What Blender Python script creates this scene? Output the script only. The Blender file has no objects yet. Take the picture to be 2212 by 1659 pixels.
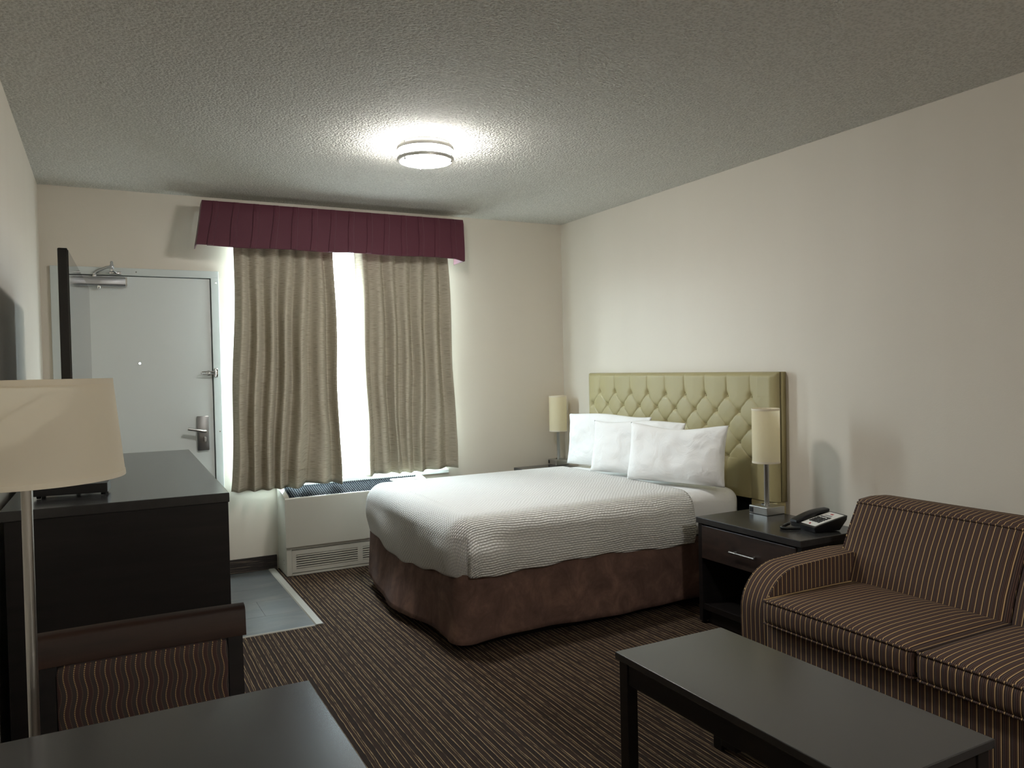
import bpy, bmesh, math, random
from mathutils import Vector, Matrix, noise
random.seed(4)
S = bpy.context.scene
COL = S.collection
PI = math.pi

# ---------------------------------------------------------------- camera
W_PX, F_PX = 2212.0, 1674.0
YAW, PITCH, ROLL, CAM_H = math.radians(27.7256), math.radians(-1.2061), math.radians(-1.1928), 1.3741
def make_camera():
    f = Vector((math.sin(YAW)*math.cos(PITCH), math.cos(YAW)*math.cos(PITCH), math.sin(PITCH)))
    r0 = Vector((math.cos(YAW), -math.sin(YAW), 0)); u0 = r0.cross(f)
    r = math.cos(ROLL)*r0 + math.sin(ROLL)*u0
    u = -math.sin(ROLL)*r0 + math.cos(ROLL)*u0
    cd = bpy.data.cameras.new('camera'); cd.sensor_width = 36; cd.lens = F_PX/W_PX*36
    cd.clip_start = .02; cd.clip_end = 200
    co = bpy.data.objects.new('camera', cd); COL.objects.link(co)
    co.matrix_world = Matrix(((r.x, u.x, -f.x, 0), (r.y, u.y, -f.y, 0), (r.z, u.z, -f.z, CAM_H), (0, 0, 0, 1)))
    S.camera = co
make_camera()

# ---------------------------------------------------------------- world, exposure
SKY_STRENGTH = 62.0
LAMP_STRENGTH = 138.0
w = bpy.data.worlds.new('overcast_sky'); S.world = w; w.use_nodes = True
bg = w.node_tree.nodes['Background']
bg.inputs['Strength'].default_value = SKY_STRENGTH
wt = w.node_tree; wc = wt.nodes.new('ShaderNodeTexCoord'); ws = wt.nodes.new('ShaderNodeSeparateXYZ'); wr = wt.nodes.new('ShaderNodeValToRGB')
wt.links.new(wc.outputs['Generated'], ws.inputs[0]); wt.links.new(ws.outputs[2], wr.inputs[0]); wt.links.new(wr.outputs[0], bg.inputs['Color'])
# overcast sky above the horizon, paler ground below it
wr.color_ramp.elements[0].position = 0.0; wr.color_ramp.elements[0].color = (.27, .29, .30, 1)
wr.color_ramp.elements[1].position = .22; wr.color_ramp.elements[1].color = (.80, .93, 1.0, 1)
S.view_settings.view_transform = 'Standard'; S.view_settings.look = 'None'
S.view_settings.gamma = 1; S.view_settings.use_curve_mapping = False
S.view_settings.exposure = 0.0
try:
    S.cycles.max_bounces = 9; S.cycles.diffuse_bounces = 6; S.cycles.glossy_bounces = 3
    S.cycles.transmission_bounces = 8; S.cycles.sample_clamp_indirect = 6
except Exception:
    pass

# room extents (metres): camera stands at x = 0, y = 0
XL, XR, YF, YB, ZC = -.333, 3.4213, 5.571, -1.6, 2.56
# daylight through the window opening (sampling portal at the window)
def window_portal():
    l = bpy.data.lights.new('window_portal', 'AREA'); l.shape = 'RECTANGLE'; l.size = 1.55; l.size_y = 1.72
    o = bpy.data.objects.new('window_portal', l); COL.objects.link(o)
    o.location = (1.56, YF + .135, 1.45); o.rotation_euler = (-PI/2, 0, 0)
    l.cycles.is_portal = True
window_portal()

# ---------------------------------------------------------------- materials
def srgb(r, g, b):
    f = lambda c: (c/255/12.92) if c/255 <= .04045 else ((c/255 + .055)/1.055)**2.4
    return (f(r), f(g), f(b), 1)
class N:
    def __init__(s, name):
        s.m = bpy.data.materials.new(name); s.m.use_nodes = True
        s.t = s.m.node_tree; s.p = s.t.nodes['Principled BSDF']; s.out = s.t.nodes['Material Output']
    def n(s, typ, **kw):
        nd = s.t.nodes.new(typ)
        for k, v in kw.items():
            if k.startswith('_'): setattr(nd, k[1:], v)
            else:
                key = int(k[1:]) if k[0] == 'i' and k[1:].isdigit() else k.replace('__', ' ')
                if isinstance(v, bpy.types.NodeSocket): s.t.links.new(v, nd.inputs[key])
                else: nd.inputs[key].default_value = v
        return nd
    def set(s, **kw):
        for k, v in kw.items():
            k = k.replace('__', ' ')
            if isinstance(v, bpy.types.NodeSocket): s.t.links.new(v, s.p.inputs[k])
            else: s.p.inputs[k].default_value = v
        return s
    def math(s, op, a, b=None, c=None):
        kw = {'i0': a}
        if b is not None: kw['i1'] = b
        if c is not None: kw['i2'] = c
        return s.n('ShaderNodeMath', _operation=op, **kw).outputs[0]
    def coord(s, kind='Object'): return s.n('ShaderNodeTexCoord').outputs[kind]
    def mapping(s, v, scale=(1, 1, 1), loc=(0, 0, 0), rot=(0, 0, 0)):
        return s.n('ShaderNodeMapping', Vector=v, Scale=scale, Location=loc, Rotation=rot).outputs[0]
    def noise(s, v, scale=5, detail=2, rough=.5, dist=0):
        return s.n('ShaderNodeTexNoise', Vector=v, Scale=scale, Detail=detail, Roughness=rough, Distortion=dist).outputs[0]
    def xyz(s, v):
        return s.n('ShaderNodeSeparateXYZ', Vector=v).outputs
    def ramp(s, fac, stops, interp='LINEAR'):
        nd = s.n('ShaderNodeValToRGB', Fac=fac); cr = nd.color_ramp; cr.interpolation = interp
        while len(cr.elements) < len(stops): cr.elements.new(.5)
        for e, (p, c) in zip(cr.elements, stops): e.position = p; e.color = c
        return nd.outputs[0]
    def mix(s, fac, a, b, blend='MIX'):
        nd = s.n('ShaderNodeMix', _data_type='RGBA', _blend_type=blend)
        for i, v in ((0, fac), (6, a), (7, b)):
            if isinstance(v, bpy.types.NodeSocket): s.t.links.new(v, nd.inputs[i])
            else: nd.inputs[i].default_value = v
        return nd.outputs[2]
    def bump(s, h, strength=.3, dist=.01, normal=None):
        kw = dict(Height=h, Strength=strength, Distance=dist)
        if normal is not None: kw['Normal'] = normal
        return s.n('ShaderNodeBump', **kw).outputs[0]
M = {}
def plain(name, col, rough=.5, metal=0, spec=.5, bump=None):
    m = N(name); m.set(Base__Color=col, Roughness=rough, Metallic=metal)
    m.p.inputs['Specular IOR Level'].default_value = spec
    if bump: m.set(Normal=m.bump(m.noise(m.coord(), bump[0], 3), bump[1], bump[2]))
    M[name] = m.m; return m
def build_materials():
    # painted drywall with a faint roller texture and slight unevenness
    m = N('wall_paint'); c = m.coord()
    fine = m.noise(c, 260, 0); wide = m.noise(m.mapping(c, (2.2, 2.2, .25)), 2.0, 1)
    yy = m.xyz(c)[1]
    rid = m.math('POWER', 2.718, m.math('MULTIPLY', m.math('POWER', m.math('ABSOLUTE', m.math('DIVIDE', m.math('SUBTRACT', yy, 2.235), .02)), 2.0), -1.0))
    b1 = m.bump(m.math('ADD', wide, m.math('MULTIPLY', rid, .06)), .10, .05); b2 = m.bump(fine, .10, .002, b1)
    m.set(Base__Color=m.mix(wide, srgb(211, 203, 190), srgb(215, 207, 194)), Roughness=.50, Normal=b2)
    m.p.inputs['Specular IOR Level'].default_value = .35; M['wall'] = m.m
    m = N('stippled_ceiling'); c = m.coord()
    v = m.n('ShaderNodeTexVoronoi', Vector=c, Scale=80.0).outputs['Distance']
    h = m.math('ADD', m.math('MULTIPLY', m.noise(c, 95, 2, .65), 1.4), m.math('MULTIPLY', v, -.8))
    m.set(Base__Color=m.ramp(v, [(.15, srgb(193, 191, 184)), (.65, srgb(214, 212, 205))]), Roughness=.95, Normal=m.bump(h, .7, .010))
    m.p.inputs['Specular IOR Level'].default_value = .1; M['ceiling'] = m.m
    # brown carpet with thin tan lines along the room
    m = N('striped_carpet'); c = m.coord(); x, y, z = m.xyz(c)
    wob = m.math('MULTIPLY', m.math('SUBTRACT', m.noise(m.mapping(c, (55, 9, 1)), 1, 2), .5), .007)
    xx = m.math('ADD', x, wob)
    f = m.math('FRACT', m.math('DIVIDE', xx, .0225))
    f2 = m.math('FRACT', m.math('DIVIDE', m.math('ADD', xx, .007), .0675))
    line = m.ramp(f, [(0, (1, 1, 1, 1)), (.10, (1, 1, 1, 1)), (.15, (0, 0, 0, 1)), (.97, (0, 0, 0, 1))])
    line2 = m.ramp(f2, [(0, (1, 1, 1, 1)), (.03, (1, 1, 1, 1)), (.05, (0, 0, 0, 1)), (.97, (0, 0, 0, 1))])
    brk = m.ramp(m.noise(m.mapping(c, (160, 14, 1)), 1, 2), [(.36, (.12, .12, .12, 1)), (.5, (1, 1, 1, 1))])
    lf = m.math('MULTIPLY', m.math('MAXIMUM', line, m.math('MULTIPLY', line2, .6)), brk)
    band = m.ramp(m.math('FRACT', m.math('DIVIDE', xx, .045)), [(0, srgb(62, 50, 44)), (.5, srgb(50, 44, 42)), (.52, srgb(70, 56, 50)), (1, srgb(58, 48, 42))])
    pile = m.noise(c, 420, 0)
    m.set(Base__Color=m.mix(lf, m.mix(m.math('MULTIPLY', pile, .5), band, srgb(36, 30, 28)), srgb(158, 136, 104)), Roughness=1, Normal=m.bump(pile, .6, .004))
    m.p.inputs['Specular IOR Level'].default_value = .05; M['carpet'] = m.m
    m = N('carpet_base'); c = m.coord()
    st = m.noise(m.mapping(c, (4, 4, 150)), 1, 3)
    m.set(Base__Color=m.ramp(st, [(.35, srgb(34, 29, 27)), (.58, srgb(46, 39, 36)), (.66, srgb(112, 98, 82)), (.7, srgb(40, 34, 32))]), Roughness=.95, Normal=m.bump(st, .5, .004)); M['carpet_base'] = m.m
    m = N('slate_vinyl'); c = m.coord()
    a = m.noise(m.mapping(c, (2.2, 7, 1)), 1, 6, .6, .6)
    obi = m.n('ShaderNodeObjectInfo').outputs['Random']
    m.set(Base__Color=m.mix(m.math('MULTIPLY', obi, .35), m.ramp(a, [(.3, srgb(60, 61, 63)), (.5, srgb(73, 74, 73)), (.72, srgb(98, 94, 87))]), srgb(76, 78, 79)), Roughness=.40, Normal=m.bump(m.noise(c, 70, 3), .08, .003)); M['vinyl'] = m.m
    plain('strip', srgb(150, 146, 136), .6)
    plain('door_paint', srgb(206, 210, 208), .32, bump=(55, .05, .003))
    plain('frame_paint', srgb(202, 208, 206), .35, bump=(40, .06, .003))
    plain('white_plastic', srgb(226, 230, 228), .4)
    plain('chrome', (.78, .78, .78, 1), .12, 1)
    plain('nickel', (.46, .45, .43, 1), .3, 1)
    plain('ring_metal', (.72, .70, .67, 1), .35, 1)
    plain('satin_steel', (.36, .36, .36, 1), .33, 1)
    plain('closer_metal', (.45, .46, .48, 1), .3, .9)
    plain('black_gap', srgb(14, 14, 15), .9, spec=.1)
    plain('black_plastic', srgb(15, 15, 18), .38)
    plain('gloss_black', srgb(10, 10, 12), .18)
    plain('screen', srgb(9, 9, 11), .06)
    plain('paper', srgb(222, 220, 214), .5)
    plain('grey_print', srgb(150, 150, 150), .5)
    plain('red_print', srgb(170, 40, 45), .5)
    plain('latch_tan', srgb(196, 176, 122), .6)
    plain('heater', srgb(178, 175, 163), .42, bump=(180, .04, .002))
    plain('heater_galv', srgb(150, 160, 158), .4)
    plain('dark_grille', srgb(20, 24, 28), .85, spec=.15)
    plain('mattress_sheet', srgb(226, 225, 222), .85)
    # dark espresso laminate, faint grain
    m = N('espresso_laminate'); c = m.coord(); g = m.noise(m.mapping(c, (3, 3, 22)), 1, 5, .6, .5)
    m.set(Base__Color=m.ramp(g, [(.3, srgb(19, 17, 17)), (.7, srgb(31, 27, 26))]), Roughness=.42, Normal=m.bump(m.noise(c, 300, 2), .03, .001)); M['laminate'] = m.m
    m.p.inputs['Specular IOR Level'].default_value = .3
    m = N('espresso_wood_front'); c = m.coord(); g = m.noise(m.mapping(c, (3, 3, 9)), 2.2, 6, .6, 1.2)
    m.set(Base__Color=m.ramp(g, [(.3, srgb(34, 28, 26)), (.7, srgb(62, 48, 42))]), Roughness=.38); M['drawer_wood'] = m.m
    m = N('laminate_top'); c = m.coord()
    m.set(Base__Color=m.mix(m.noise(c, 30, 4), srgb(44, 43, 43), srgb(54, 53, 53)), Roughness=.22, Normal=m.bump(m.noise(c, 350, 2), .04, .001)); M['laminate_top'] = m.m
    m = N('mahogany_rail'); c = m.coord(); g = m.noise(m.mapping(c, (3, 30, 30)), 1, 5, .6, .4)
    m.set(Base__Color=m.ramp(g, [(.3, srgb(32, 21, 18)), (.7, srgb(50, 33, 26))]), Roughness=.3); M['mahogany'] = m.m
    m.p.inputs['Specular IOR Level'].default_value = .28
    # fabrics
    m = N('burgundy_fabric'); c = m.coord()
    m.set(Base__Color=m.mix(m.noise(c, 400, 2), srgb(76, 25, 41), srgb(86, 31, 48)), Roughness=.72, Normal=m.bump(m.noise(c, 700, 2), .1, .001)); M['burgundy'] = m.m
    m.p.inputs['Sheen Weight'].default_value = .15
    m = N('linen_curtain'); uv = m.coord('UV')
    a = m.noise(m.mapping(uv, (14, 420, 1)), 1, 3, .6); b = m.noise(m.mapping(uv, (500, 30, 1)), 1, 2)
    slub = m.ramp(a, [(.30, srgb(104, 94, 80)), (.42, srgb(172, 164, 146)), (.6, srgb(192, 184, 167))])
    colr = m.mix(m.math('MULTIPLY', b, .25), slub, srgb(150, 138, 120))
    m.set(Base__Color=colr, Roughness=.95, Normal=m.bump(a, .15, .002))
    m.p.inputs['Specular IOR Level'].default_value = .1
    tr = m.n('ShaderNodeBsdfTranslucent', Color=srgb(210, 200, 182)); mx = m.n('ShaderNodeMixShader', i0=.012)
    m.t.links.new(m.p.outputs[0], mx.inputs[1]); m.t.links.new(tr.outputs[0], mx.inputs[2]); m.t.links.new(mx.outputs[0], m.out.inputs[0]); M['linen'] = m.m
    m = N('curtain_lining'); m.set(Base__Color=srgb(228, 230, 226), Roughness=.9)
    tr = m.n('ShaderNodeBsdfTranslucent', Color=srgb(220, 222, 218)); mx = m.n('ShaderNodeMixShader', i0=.012)
    m.t.links.new(m.p.outputs[0], mx.inputs[1]); m.t.links.new(tr.outputs[0], mx.inputs[2]); m.t.links.new(mx.outputs[0], m.out.inputs[0]); M['lining'] = m.m
    m = N('olive_vinyl'); c = m.coord()
    m.set(Base__Color=srgb(160, 149, 108), Roughness=.5, Normal=m.bump(m.noise(c, 500, 3), .05, .001)); M['olive'] = m.m
    # white textured bedspread: staggered rows of small raised dashes
    m = N('matelasse'); uv = m.coord('UV'); wv = m.noise(uv, 5, 1)
    u, v, _ = m.xyz(uv)
    vv = m.math('ADD', v, m.math('MULTIPLY', wv, .03)); uu = m.math('ADD', u, m.math('MULTIPLY', m.noise(m.mapping(uv, (1, 1, 1), (3, 5, 0)), 6, 1), .03))
    row = m.math('DIVIDE', vv, .0125); rn = m.math('FLOOR', row)
    su = m.math('ADD', m.math('DIVIDE', uu, .021), m.math('MULTIPLY', rn, .5))
    ha = m.math('ABSOLUTE', m.math('SINE', m.math('MULTIPLY', row, PI))); hb = m.math('ABSOLUTE', m.math('SINE', m.math('MULTIPLY', su, PI)))
    h = m.math('POWER', m.math('MULTIPLY', ha, m.math('ADD', .25, m.math('MULTIPLY', hb, .75))), .7)
    m.set(Base__Color=m.mix(h, srgb(206, 204, 200), srgb(236, 235, 232)), Roughness=.85, Normal=m.bump(h, .9, .006)); M['matelasse'] = m.m
    m.p.inputs['Specular IOR Level'].default_value = .25
    m = N('cotton_white'); c = m.coord()
    cr = m.noise(c, 8, 4, .55, 1.6)
    m.set(Base__Color=srgb(239, 239, 238), Roughness=.85, Normal=m.bump(cr, .5, .014)); M['cotton'] = m.m
    m.p.inputs['Specular IOR Level'].default_value = .2
    m = N('brown_suede'); c = m.coord()
    a = m.noise(m.mapping(c, (1, 1, .8)), 9, 5, .65, .6); b = m.noise(c, 70, 4)
    m.set(Base__Color=m.mix(m.math('MULTIPLY', b, .4), m.ramp(a, [(.32, srgb(86, 64, 56)), (.5, srgb(108, 82, 72)), (.7, srgb(136, 104, 88))]), srgb(74, 54, 47)), Roughness=.9, Normal=m.bump(b, .15, .003)); M['suede'] = m.m
    for nm, ax in (('stripe_y', 1), ('stripe_x', 0)):
        m = N('striped_upholstery_' + nm[-1]); c = m.coord(); p = m.xyz(c)[ax]
        f = m.math('FRACT', m.math('ADD', m.math('DIVIDE', p, .0238), 40.0))
        col = m.ramp(f, [(0, srgb(200, 168, 120)), (.115, srgb(62, 48, 42)), (.21, srgb(96, 73, 64)), (.33, srgb(58, 46, 41)), (.47, srgb(110, 80, 70)), (.55, srgb(62, 52, 49)), (.68, srgb(90, 76, 72)), (.82, srgb(54, 43, 39)), (.95, srgb(130, 102, 78))], 'CONSTANT')
        rib = m.noise(c, 600, 2)
        m.set(Base__Color=m.mix(m.math('MULTIPLY', rib, .3), col, srgb(30, 24, 22)), Roughness=.92, Normal=m.bump(rib, .15, .001))
        m.p.inputs['Specular IOR Level'].default_value = .15; M[nm] = m.m
    m = N('wavy_upholstery'); c = m.coord(); x, y, z = m.xyz(c)
    wx = m.math('ADD', x, m.math('MULTIPLY', m.math('SINE', m.math('MULTIPLY', z, 78)), .0030))
    f = m.math('FRACT', m.math('ADD', m.math('DIVIDE', wx, .00975), 50))
    k = m.math('FRACT', m.math('ADD', m.math('DIVIDE', wx, .0195), 50))
    dots = m.math('GREATER_THAN', m.math('FRACT', m.math('MULTIPLY', z, 260)), .4)
    ln = m.ramp(f, [(0, (1, 1, 1, 1)), (.20, (0, 0, 0, 1))], 'CONSTANT')
    base = m.ramp(k, [(0, srgb(58, 36, 33)), (.5, srgb(50, 43, 40))], 'CONSTANT')
    colr = m.ramp(k, [(0, srgb(158, 130, 88)), (.5, srgb(88, 66, 54))], 'CONSTANT')
    m.set(Base__Color=m.mix(m.math('MULTIPLY', ln, dots), base, colr), Roughness=.9); M['wavy'] = m.m
    for nm, colr, t in (('shade_cream', srgb(244, 236, 208), .5), ('shade_white', srgb(238, 230, 216), .5), ('shade_trim', srgb(240, 234, 220), .35)):
        m = N(nm); c = m.coord(); m.set(Base__Color=colr, Roughness=.9, Normal=m.bump(m.noise(m.mapping(c, (1, 1, 3)), 300, 2), .06, .001))
        m.p.inputs['Specular IOR Level'].default_value = .15
        tr = m.n('ShaderNodeBsdfTranslucent', Color=srgb(248, 240, 216)); mx = m.n('ShaderNodeMixShader', i0=t)
        m.t.links.new(m.p.outputs[0], mx.inputs[1]); m.t.links.new(tr.outputs[0], mx.inputs[2]); m.t.links.new(mx.outputs[0], m.out.inputs[0]); M[nm] = m.m
    for nm, k in (('diffuser', 1.0), ('diffuser_side', .75), ('fill_diffuser', 1.5), ('fill_diffuser_side', .2)):  # last two glow on the added fill light behind the viewer
        m = N('lit_' + nm); m.set(Base__Color=(.9, .9, .88, 1), Roughness=.5)
        m.p.inputs['Emission Color'].default_value = (1.0, .985, .95, 1); m.p.inputs['Emission Strength'].default_value = LAMP_STRENGTH*k; M[nm] = m.m
    # clear window pane: thin glass that lets daylight straight through
    m = N('window_glass'); gl = m.n('ShaderNodeBsdfGlossy', Roughness=.02); ts = m.n('ShaderNodeBsdfTransparent', Color=(.93, .96, .96, 1))
    mx = m.n('ShaderNodeMixShader', i0=.06); m.t.links.new(ts.outputs[0], mx.inputs[1]); m.t.links.new(gl.outputs[0], mx.inputs[2]); m.t.links.new(mx.outputs[0], m.out.inputs[0]); M['glass'] = m.m
build_materials()

# ---------------------------------------------------------------- mesh helpers
def off(p):
    v = Vector((0, 0, 0))
    while p is not None: v += p.location; p = p.parent
    return v
def obj(name, bm, mat, parent=None, smooth=False, local=False, origin=None):
    """link a bmesh (world coordinates unless local) as ONE mesh object"""
    o3 = Vector((0, 0, 0))
    if not local:
        if parent is not None: o3 = off(parent)
        elif origin is not None: o3 = Vector(origin)
        if o3.length: bmesh.ops.translate(bm, verts=bm.verts, vec=-o3)
    bmesh.ops.recalc_face_normals(bm, faces=bm.faces)
    me = bpy.data.meshes.new(name)
    bm.to_mesh(me); bm.free()
    mats = mat if isinstance(mat, (list, tuple)) else [mat]
    for k in mats: me.materials.append(M[k])
    if smooth:
        for p in me.polygons: p.use_smooth = True
        if smooth == 'auto':
            try: me.set_sharp_from_angle(angle=math.radians(38))
            except Exception: pass
    o = bpy.data.objects.new(name, me); COL.objects.link(o)
    if parent is not None: o.parent = parent
    elif origin is not None: o.location = origin
    return o
def tag(o, label, cat=None, group=None, kind=None):
    o['label'] = label
    if cat: o['category'] = cat
    if group: o['group'] = group
    if kind: o['kind'] = kind
    return o
def thing(name, loc, label, cat, group=None, kind=None, rz=0):
    o = bpy.data.objects.new(name, None); COL.objects.link(o); o.location = loc; o.rotation_euler = (0, 0, rz)
    o.empty_display_size = .1
    return tag(o, label, cat, group, kind)
def NB(): return bmesh.new()
def add_box(bm, x0, x1, y0, y1, z0, z1, bev=0, seg=2):
    b = bmesh.new() if bev else bm
    vs = [b.verts.new((x, y, z)) for z in (z0, z1) for y in (y0, y1) for x in (x0, x1)]
    for f in ((0, 2, 3, 1), (4, 5, 7, 6), (0, 1, 5, 4), (2, 6, 7, 3), (0, 4, 6, 2), (1, 3, 7, 5)): b.faces.new([vs[i] for i in f])
    if bev:
        bmesh.ops.bevel(b, geom=b.edges[:], offset=bev, segments=seg, profile=.5, affect='EDGES')
        join(bm, b)
    return bm
def join(bm, b):
    me = bpy.data.meshes.new('tmp'); b.to_mesh(me); b.free(); bm.from_mesh(me); bpy.data.meshes.remove(me)
def box(*a, bev=.003, seg=2): return add_box(NB(), *a, bev=bev, seg=seg)
def frame_of(d):
    d = d.normalized(); a = Vector((0, 0, 1)) if abs(d.z) < .9 else Vector((1, 0, 0))
    u = d.cross(a).normalized(); return u, d.cross(u).normalized()
def add_tube(bm, pts, r, n=10, closed=False, caps=True):
    pts = [Vector(p) for p in pts]; L = len(pts); rings = []
    rs = r if isinstance(r, (list, tuple)) else [r]*L
    pu = None
    for i, p in enumerate(pts):
        a = pts[(i-1) % L] if (closed or i > 0) else p; b = pts[(i+1) % L] if (closed or i < L-1) else p
        d = (b-a).normalized()
        if pu is None: u, v = frame_of(d)
        else:
            u = (pu - d*pu.dot(d)).normalized(); v = d.cross(u).normalized()
        pu = u
        rings.append([bm.verts.new(p + rs[i]*(math.cos(2*PI*k/n)*u + math.sin(2*PI*k/n)*v)) for k in range(n)])
    for i in range(L if closed else L-1):
        A, B = rings[i], rings[(i+1) % L]
        for k in range(n): bm.faces.new((A[k], A[(k+1) % n], B[(k+1) % n], B[k]))
    if caps and not closed:
        bm.faces.new(rings[0][::-1]); bm.faces.new(rings[-1])
    return bm
def tube(pts, r, n=10, **k): return add_tube(NB(), pts, r, n, **k)
def add_lathe(bm, prof, c=(0, 0, 0), n=32, capa=True, capb=True):
    rings = []
    for r, z in prof:
        rings.append([bm.verts.new((c[0]+r*math.cos(2*PI*k/n), c[1]+r*math.sin(2*PI*k/n), c[2]+z)) for k in range(n)])
    for A, B in zip(rings, rings[1:]):
        for k in range(n): bm.faces.new((A[k], A[(k+1) % n], B[(k+1) % n], B[k]))
    if capa: bm.faces.new(rings[0][::-1])
    if capb: bm.faces.new(rings[-1])
    return bm
def lathe(prof, c=(0, 0, 0), n=32, **k): return add_lathe(NB(), prof, c, n, **k)
def ring(prof, c, n=48):
    """closed revolve of a closed (r, z) loop"""
    bm = NB(); R = [[bm.verts.new((c[0]+r*math.cos(2*PI*k/n), c[1]+r*math.sin(2*PI*k/n), c[2]+z)) for k in range(n)] for r, z in prof]
    L = len(R)
    for i in range(L):
        for k in range(n): bm.faces.new((R[i][k], R[i][(k+1) % n], R[(i+1) % L][(k+1) % n], R[(i+1) % L][k]))
    return bm
def add_prism(bm, poly, axis, a, b, bev=0, seg=2):
    """extrude a 2D polygon along axis between a and b; poly gives the two other axes in order"""
    q = bmesh.new()
    def P(p, t):
        l = list(p); l.insert('xyz'.index(axis), t); return l
    A = [q.verts.new(P(p, a)) for p in poly]; B = [q.verts.new(P(p, b)) for p in poly]
    fa = q.faces.new(A); fb = q.faces.new(B[::-1])
    for i in range(len(poly)):
        j = (i+1) % len(poly); q.faces.new((A[i], A[j], B[j], B[i]))
    if bev: bmesh.ops.bevel(q, geom=list(fa.edges)+list(fb.edges), offset=bev, segments=seg, profile=.5, affect='EDGES')
    join(bm, q); return bm
def prism(poly, axis, a, b, **k): return add_prism(NB(), poly, axis, a, b, **k)
def grid(fn, nu, nv, uvf=None, closed_u=False):
    bm = NB(); uvl = bm.loops.layers.uv.new('UVMap') if uvf else None
    V = [[bm.verts.new(fn(i/nu, j/nv)) for j in range(nv+1)] for i in range(nu+1)]
    for i in range(nu):
        for j in range(nv):
            f = bm.faces.new((V[i][j], V[i+1][j], V[i+1][j+1], V[i][j+1]))
            if uvf:
                for l, (a, b) in zip(f.loops, ((i, j), (i+1, j), (i+1, j+1), (i, j+1))): l[uvl].uv = uvf(a/nu, b/nv)
    return bm
def sheet(name, fn, nu, nv, mat, parent=None, uvf=None, thick=0, origin=None, flip=False):
    """an open surface; thickness is added by a second offset layer"""
    bm = bmesh.new(); uvl = bm.loops.layers.uv.new('UVMap')
    V = [[bm.verts.new(fn(i/nu, j/nv)) for j in range(nv+1)] for i in range(nu+1)]
    for i in range(nu):
        for j in range(nv):
            idx = ((i, j), (i+1, j), (i+1, j+1), (i, j+1))
            if flip: idx = idx[::-1]
            f = bm.faces.new([V[a][b] for a, b in idx])
            for l, (a, b) in zip(f.loops, idx): l[uvl].uv = uvf(a/nu, b/nv) if uvf else (a/nu, b/nv)
    o3 = off(parent) if parent is not None else Vector(origin or (0, 0, 0))
    bmesh.ops.translate(bm, verts=bm.verts, vec=-o3)
    if thick:
        bm.normal_update(); bmesh.ops.solidify(bm, geom=bm.faces[:], thickness=thick)
    me = bpy.data.meshes.new(name); bm.to_mesh(me); bm.free()
    for k in (mat if isinstance(mat, (list, tuple)) else [mat]): me.materials.append(M[k])
    for p in me.polygons: p.use_smooth = True
    o = bpy.data.objects.new(name, me); COL.objects.link(o)
    if parent is not None: o.parent = parent
    else: o.location = o3
    return o
def rounded_block(x0, x1, y0, y1, z0, z1, r, n=(14, 14, 6), crown=0, crownx=0, bulge=0):
    """soft cushion: subdivided box with rounded edges and a crowned top"""
    bm = NB(); bmesh.ops.create_cube(bm, size=2)
    bm.clear()
    nx, ny, nz = n
    cache = {}
    def vert(i, j, k):
        key = (i, j, k)
        if key in cache: return cache[key]
        u, v, t = i/nx*2-1, j/ny*2-1, k/nz*2-1
        p = Vector((x0+(x1-x0)*i/nx, y0+(y1-y0)*j/ny, z0+(z1-z0)*k/nz))
        q = Vector((min(max(p.x, x0+r), x1-r), min(max(p.y, y0+r), y1-r), min(max(p.z, z0+r), z1-r)))
        d = p-q
        if d.length > 1e-9: p = q + d.normalized()*min(r, d.length if d.length < r else r)
        if t > 0: p.z += crown*(1-u**4)*(1-v**4)*t
        if u < 0: p.x -= crownx*(1-t*t)*(1-v**4)*(-u)
        cache[key] = bm.verts.new(p); return cache[key]
    def quad(a, b, c, d): bm.faces.new((vert(*a), vert(*b), vert(*c), vert(*d)))
    for i in range(nx):
        for j in range(ny):
            for k in (0, nz): quad((i, j, k), (i+1, j, k), (i+1, j+1, k), (i, j+1, k))
    for i in range(nx):
        for k in range(nz):
            for j in (0, ny): quad((i, j, k), (i+1, j, k), (i+1, j, k+1), (i, j, k+1))
    for j in range(ny):
        for k in range(nz):
            for i in (0, nx): quad((i, j, k), (i, j+1, k), (i, j+1, k+1), (i, j, k+1))
    return bm
def lerp(a, b, t): return a+(b-a)*t
def sm(a, b, x):
    t = min(1, max(0, (x-a)/(b-a))); return t*t*(3-2*t)

# ---------------------------------------------------------------- the room
WX0, WX1, WZ0, WZ1 = .78, 2.335, .60, 2.32          # window opening
DX0, DX1, DZ1 = -.232, .652, 2.018                  # door opening
TX1, TY0 = .985, 4.20                               # vinyl entry: x < TX1, y > TY0
def wall_cells(xs, zs, holes, y0, y1):
    bm = NB()
    for a, b in zip(xs, xs[1:]):
        for c, d in zip(zs, zs[1:]):
            if any(a >= h[0]-1e-6 and b <= h[1]+1e-6 and c >= h[2]-1e-6 and d <= h[3]+1e-6 for h in holes): continue
            add_box(bm, a, b, y0, y1, c, d)
    bmesh.ops.remove_doubles(bm, verts=bm.verts, dist=1e-5)
    # drop the inner faces shared by two cells
    seen = {}
    for f in bm.faces: seen.setdefault(tuple(round(v, 4) for v in f.calc_center_median()), []).append(f)
    bmesh.ops.delete(bm, geom=[f for l in seen.values() if len(l) > 1 for f in l], context='FACES')
    return bm
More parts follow.
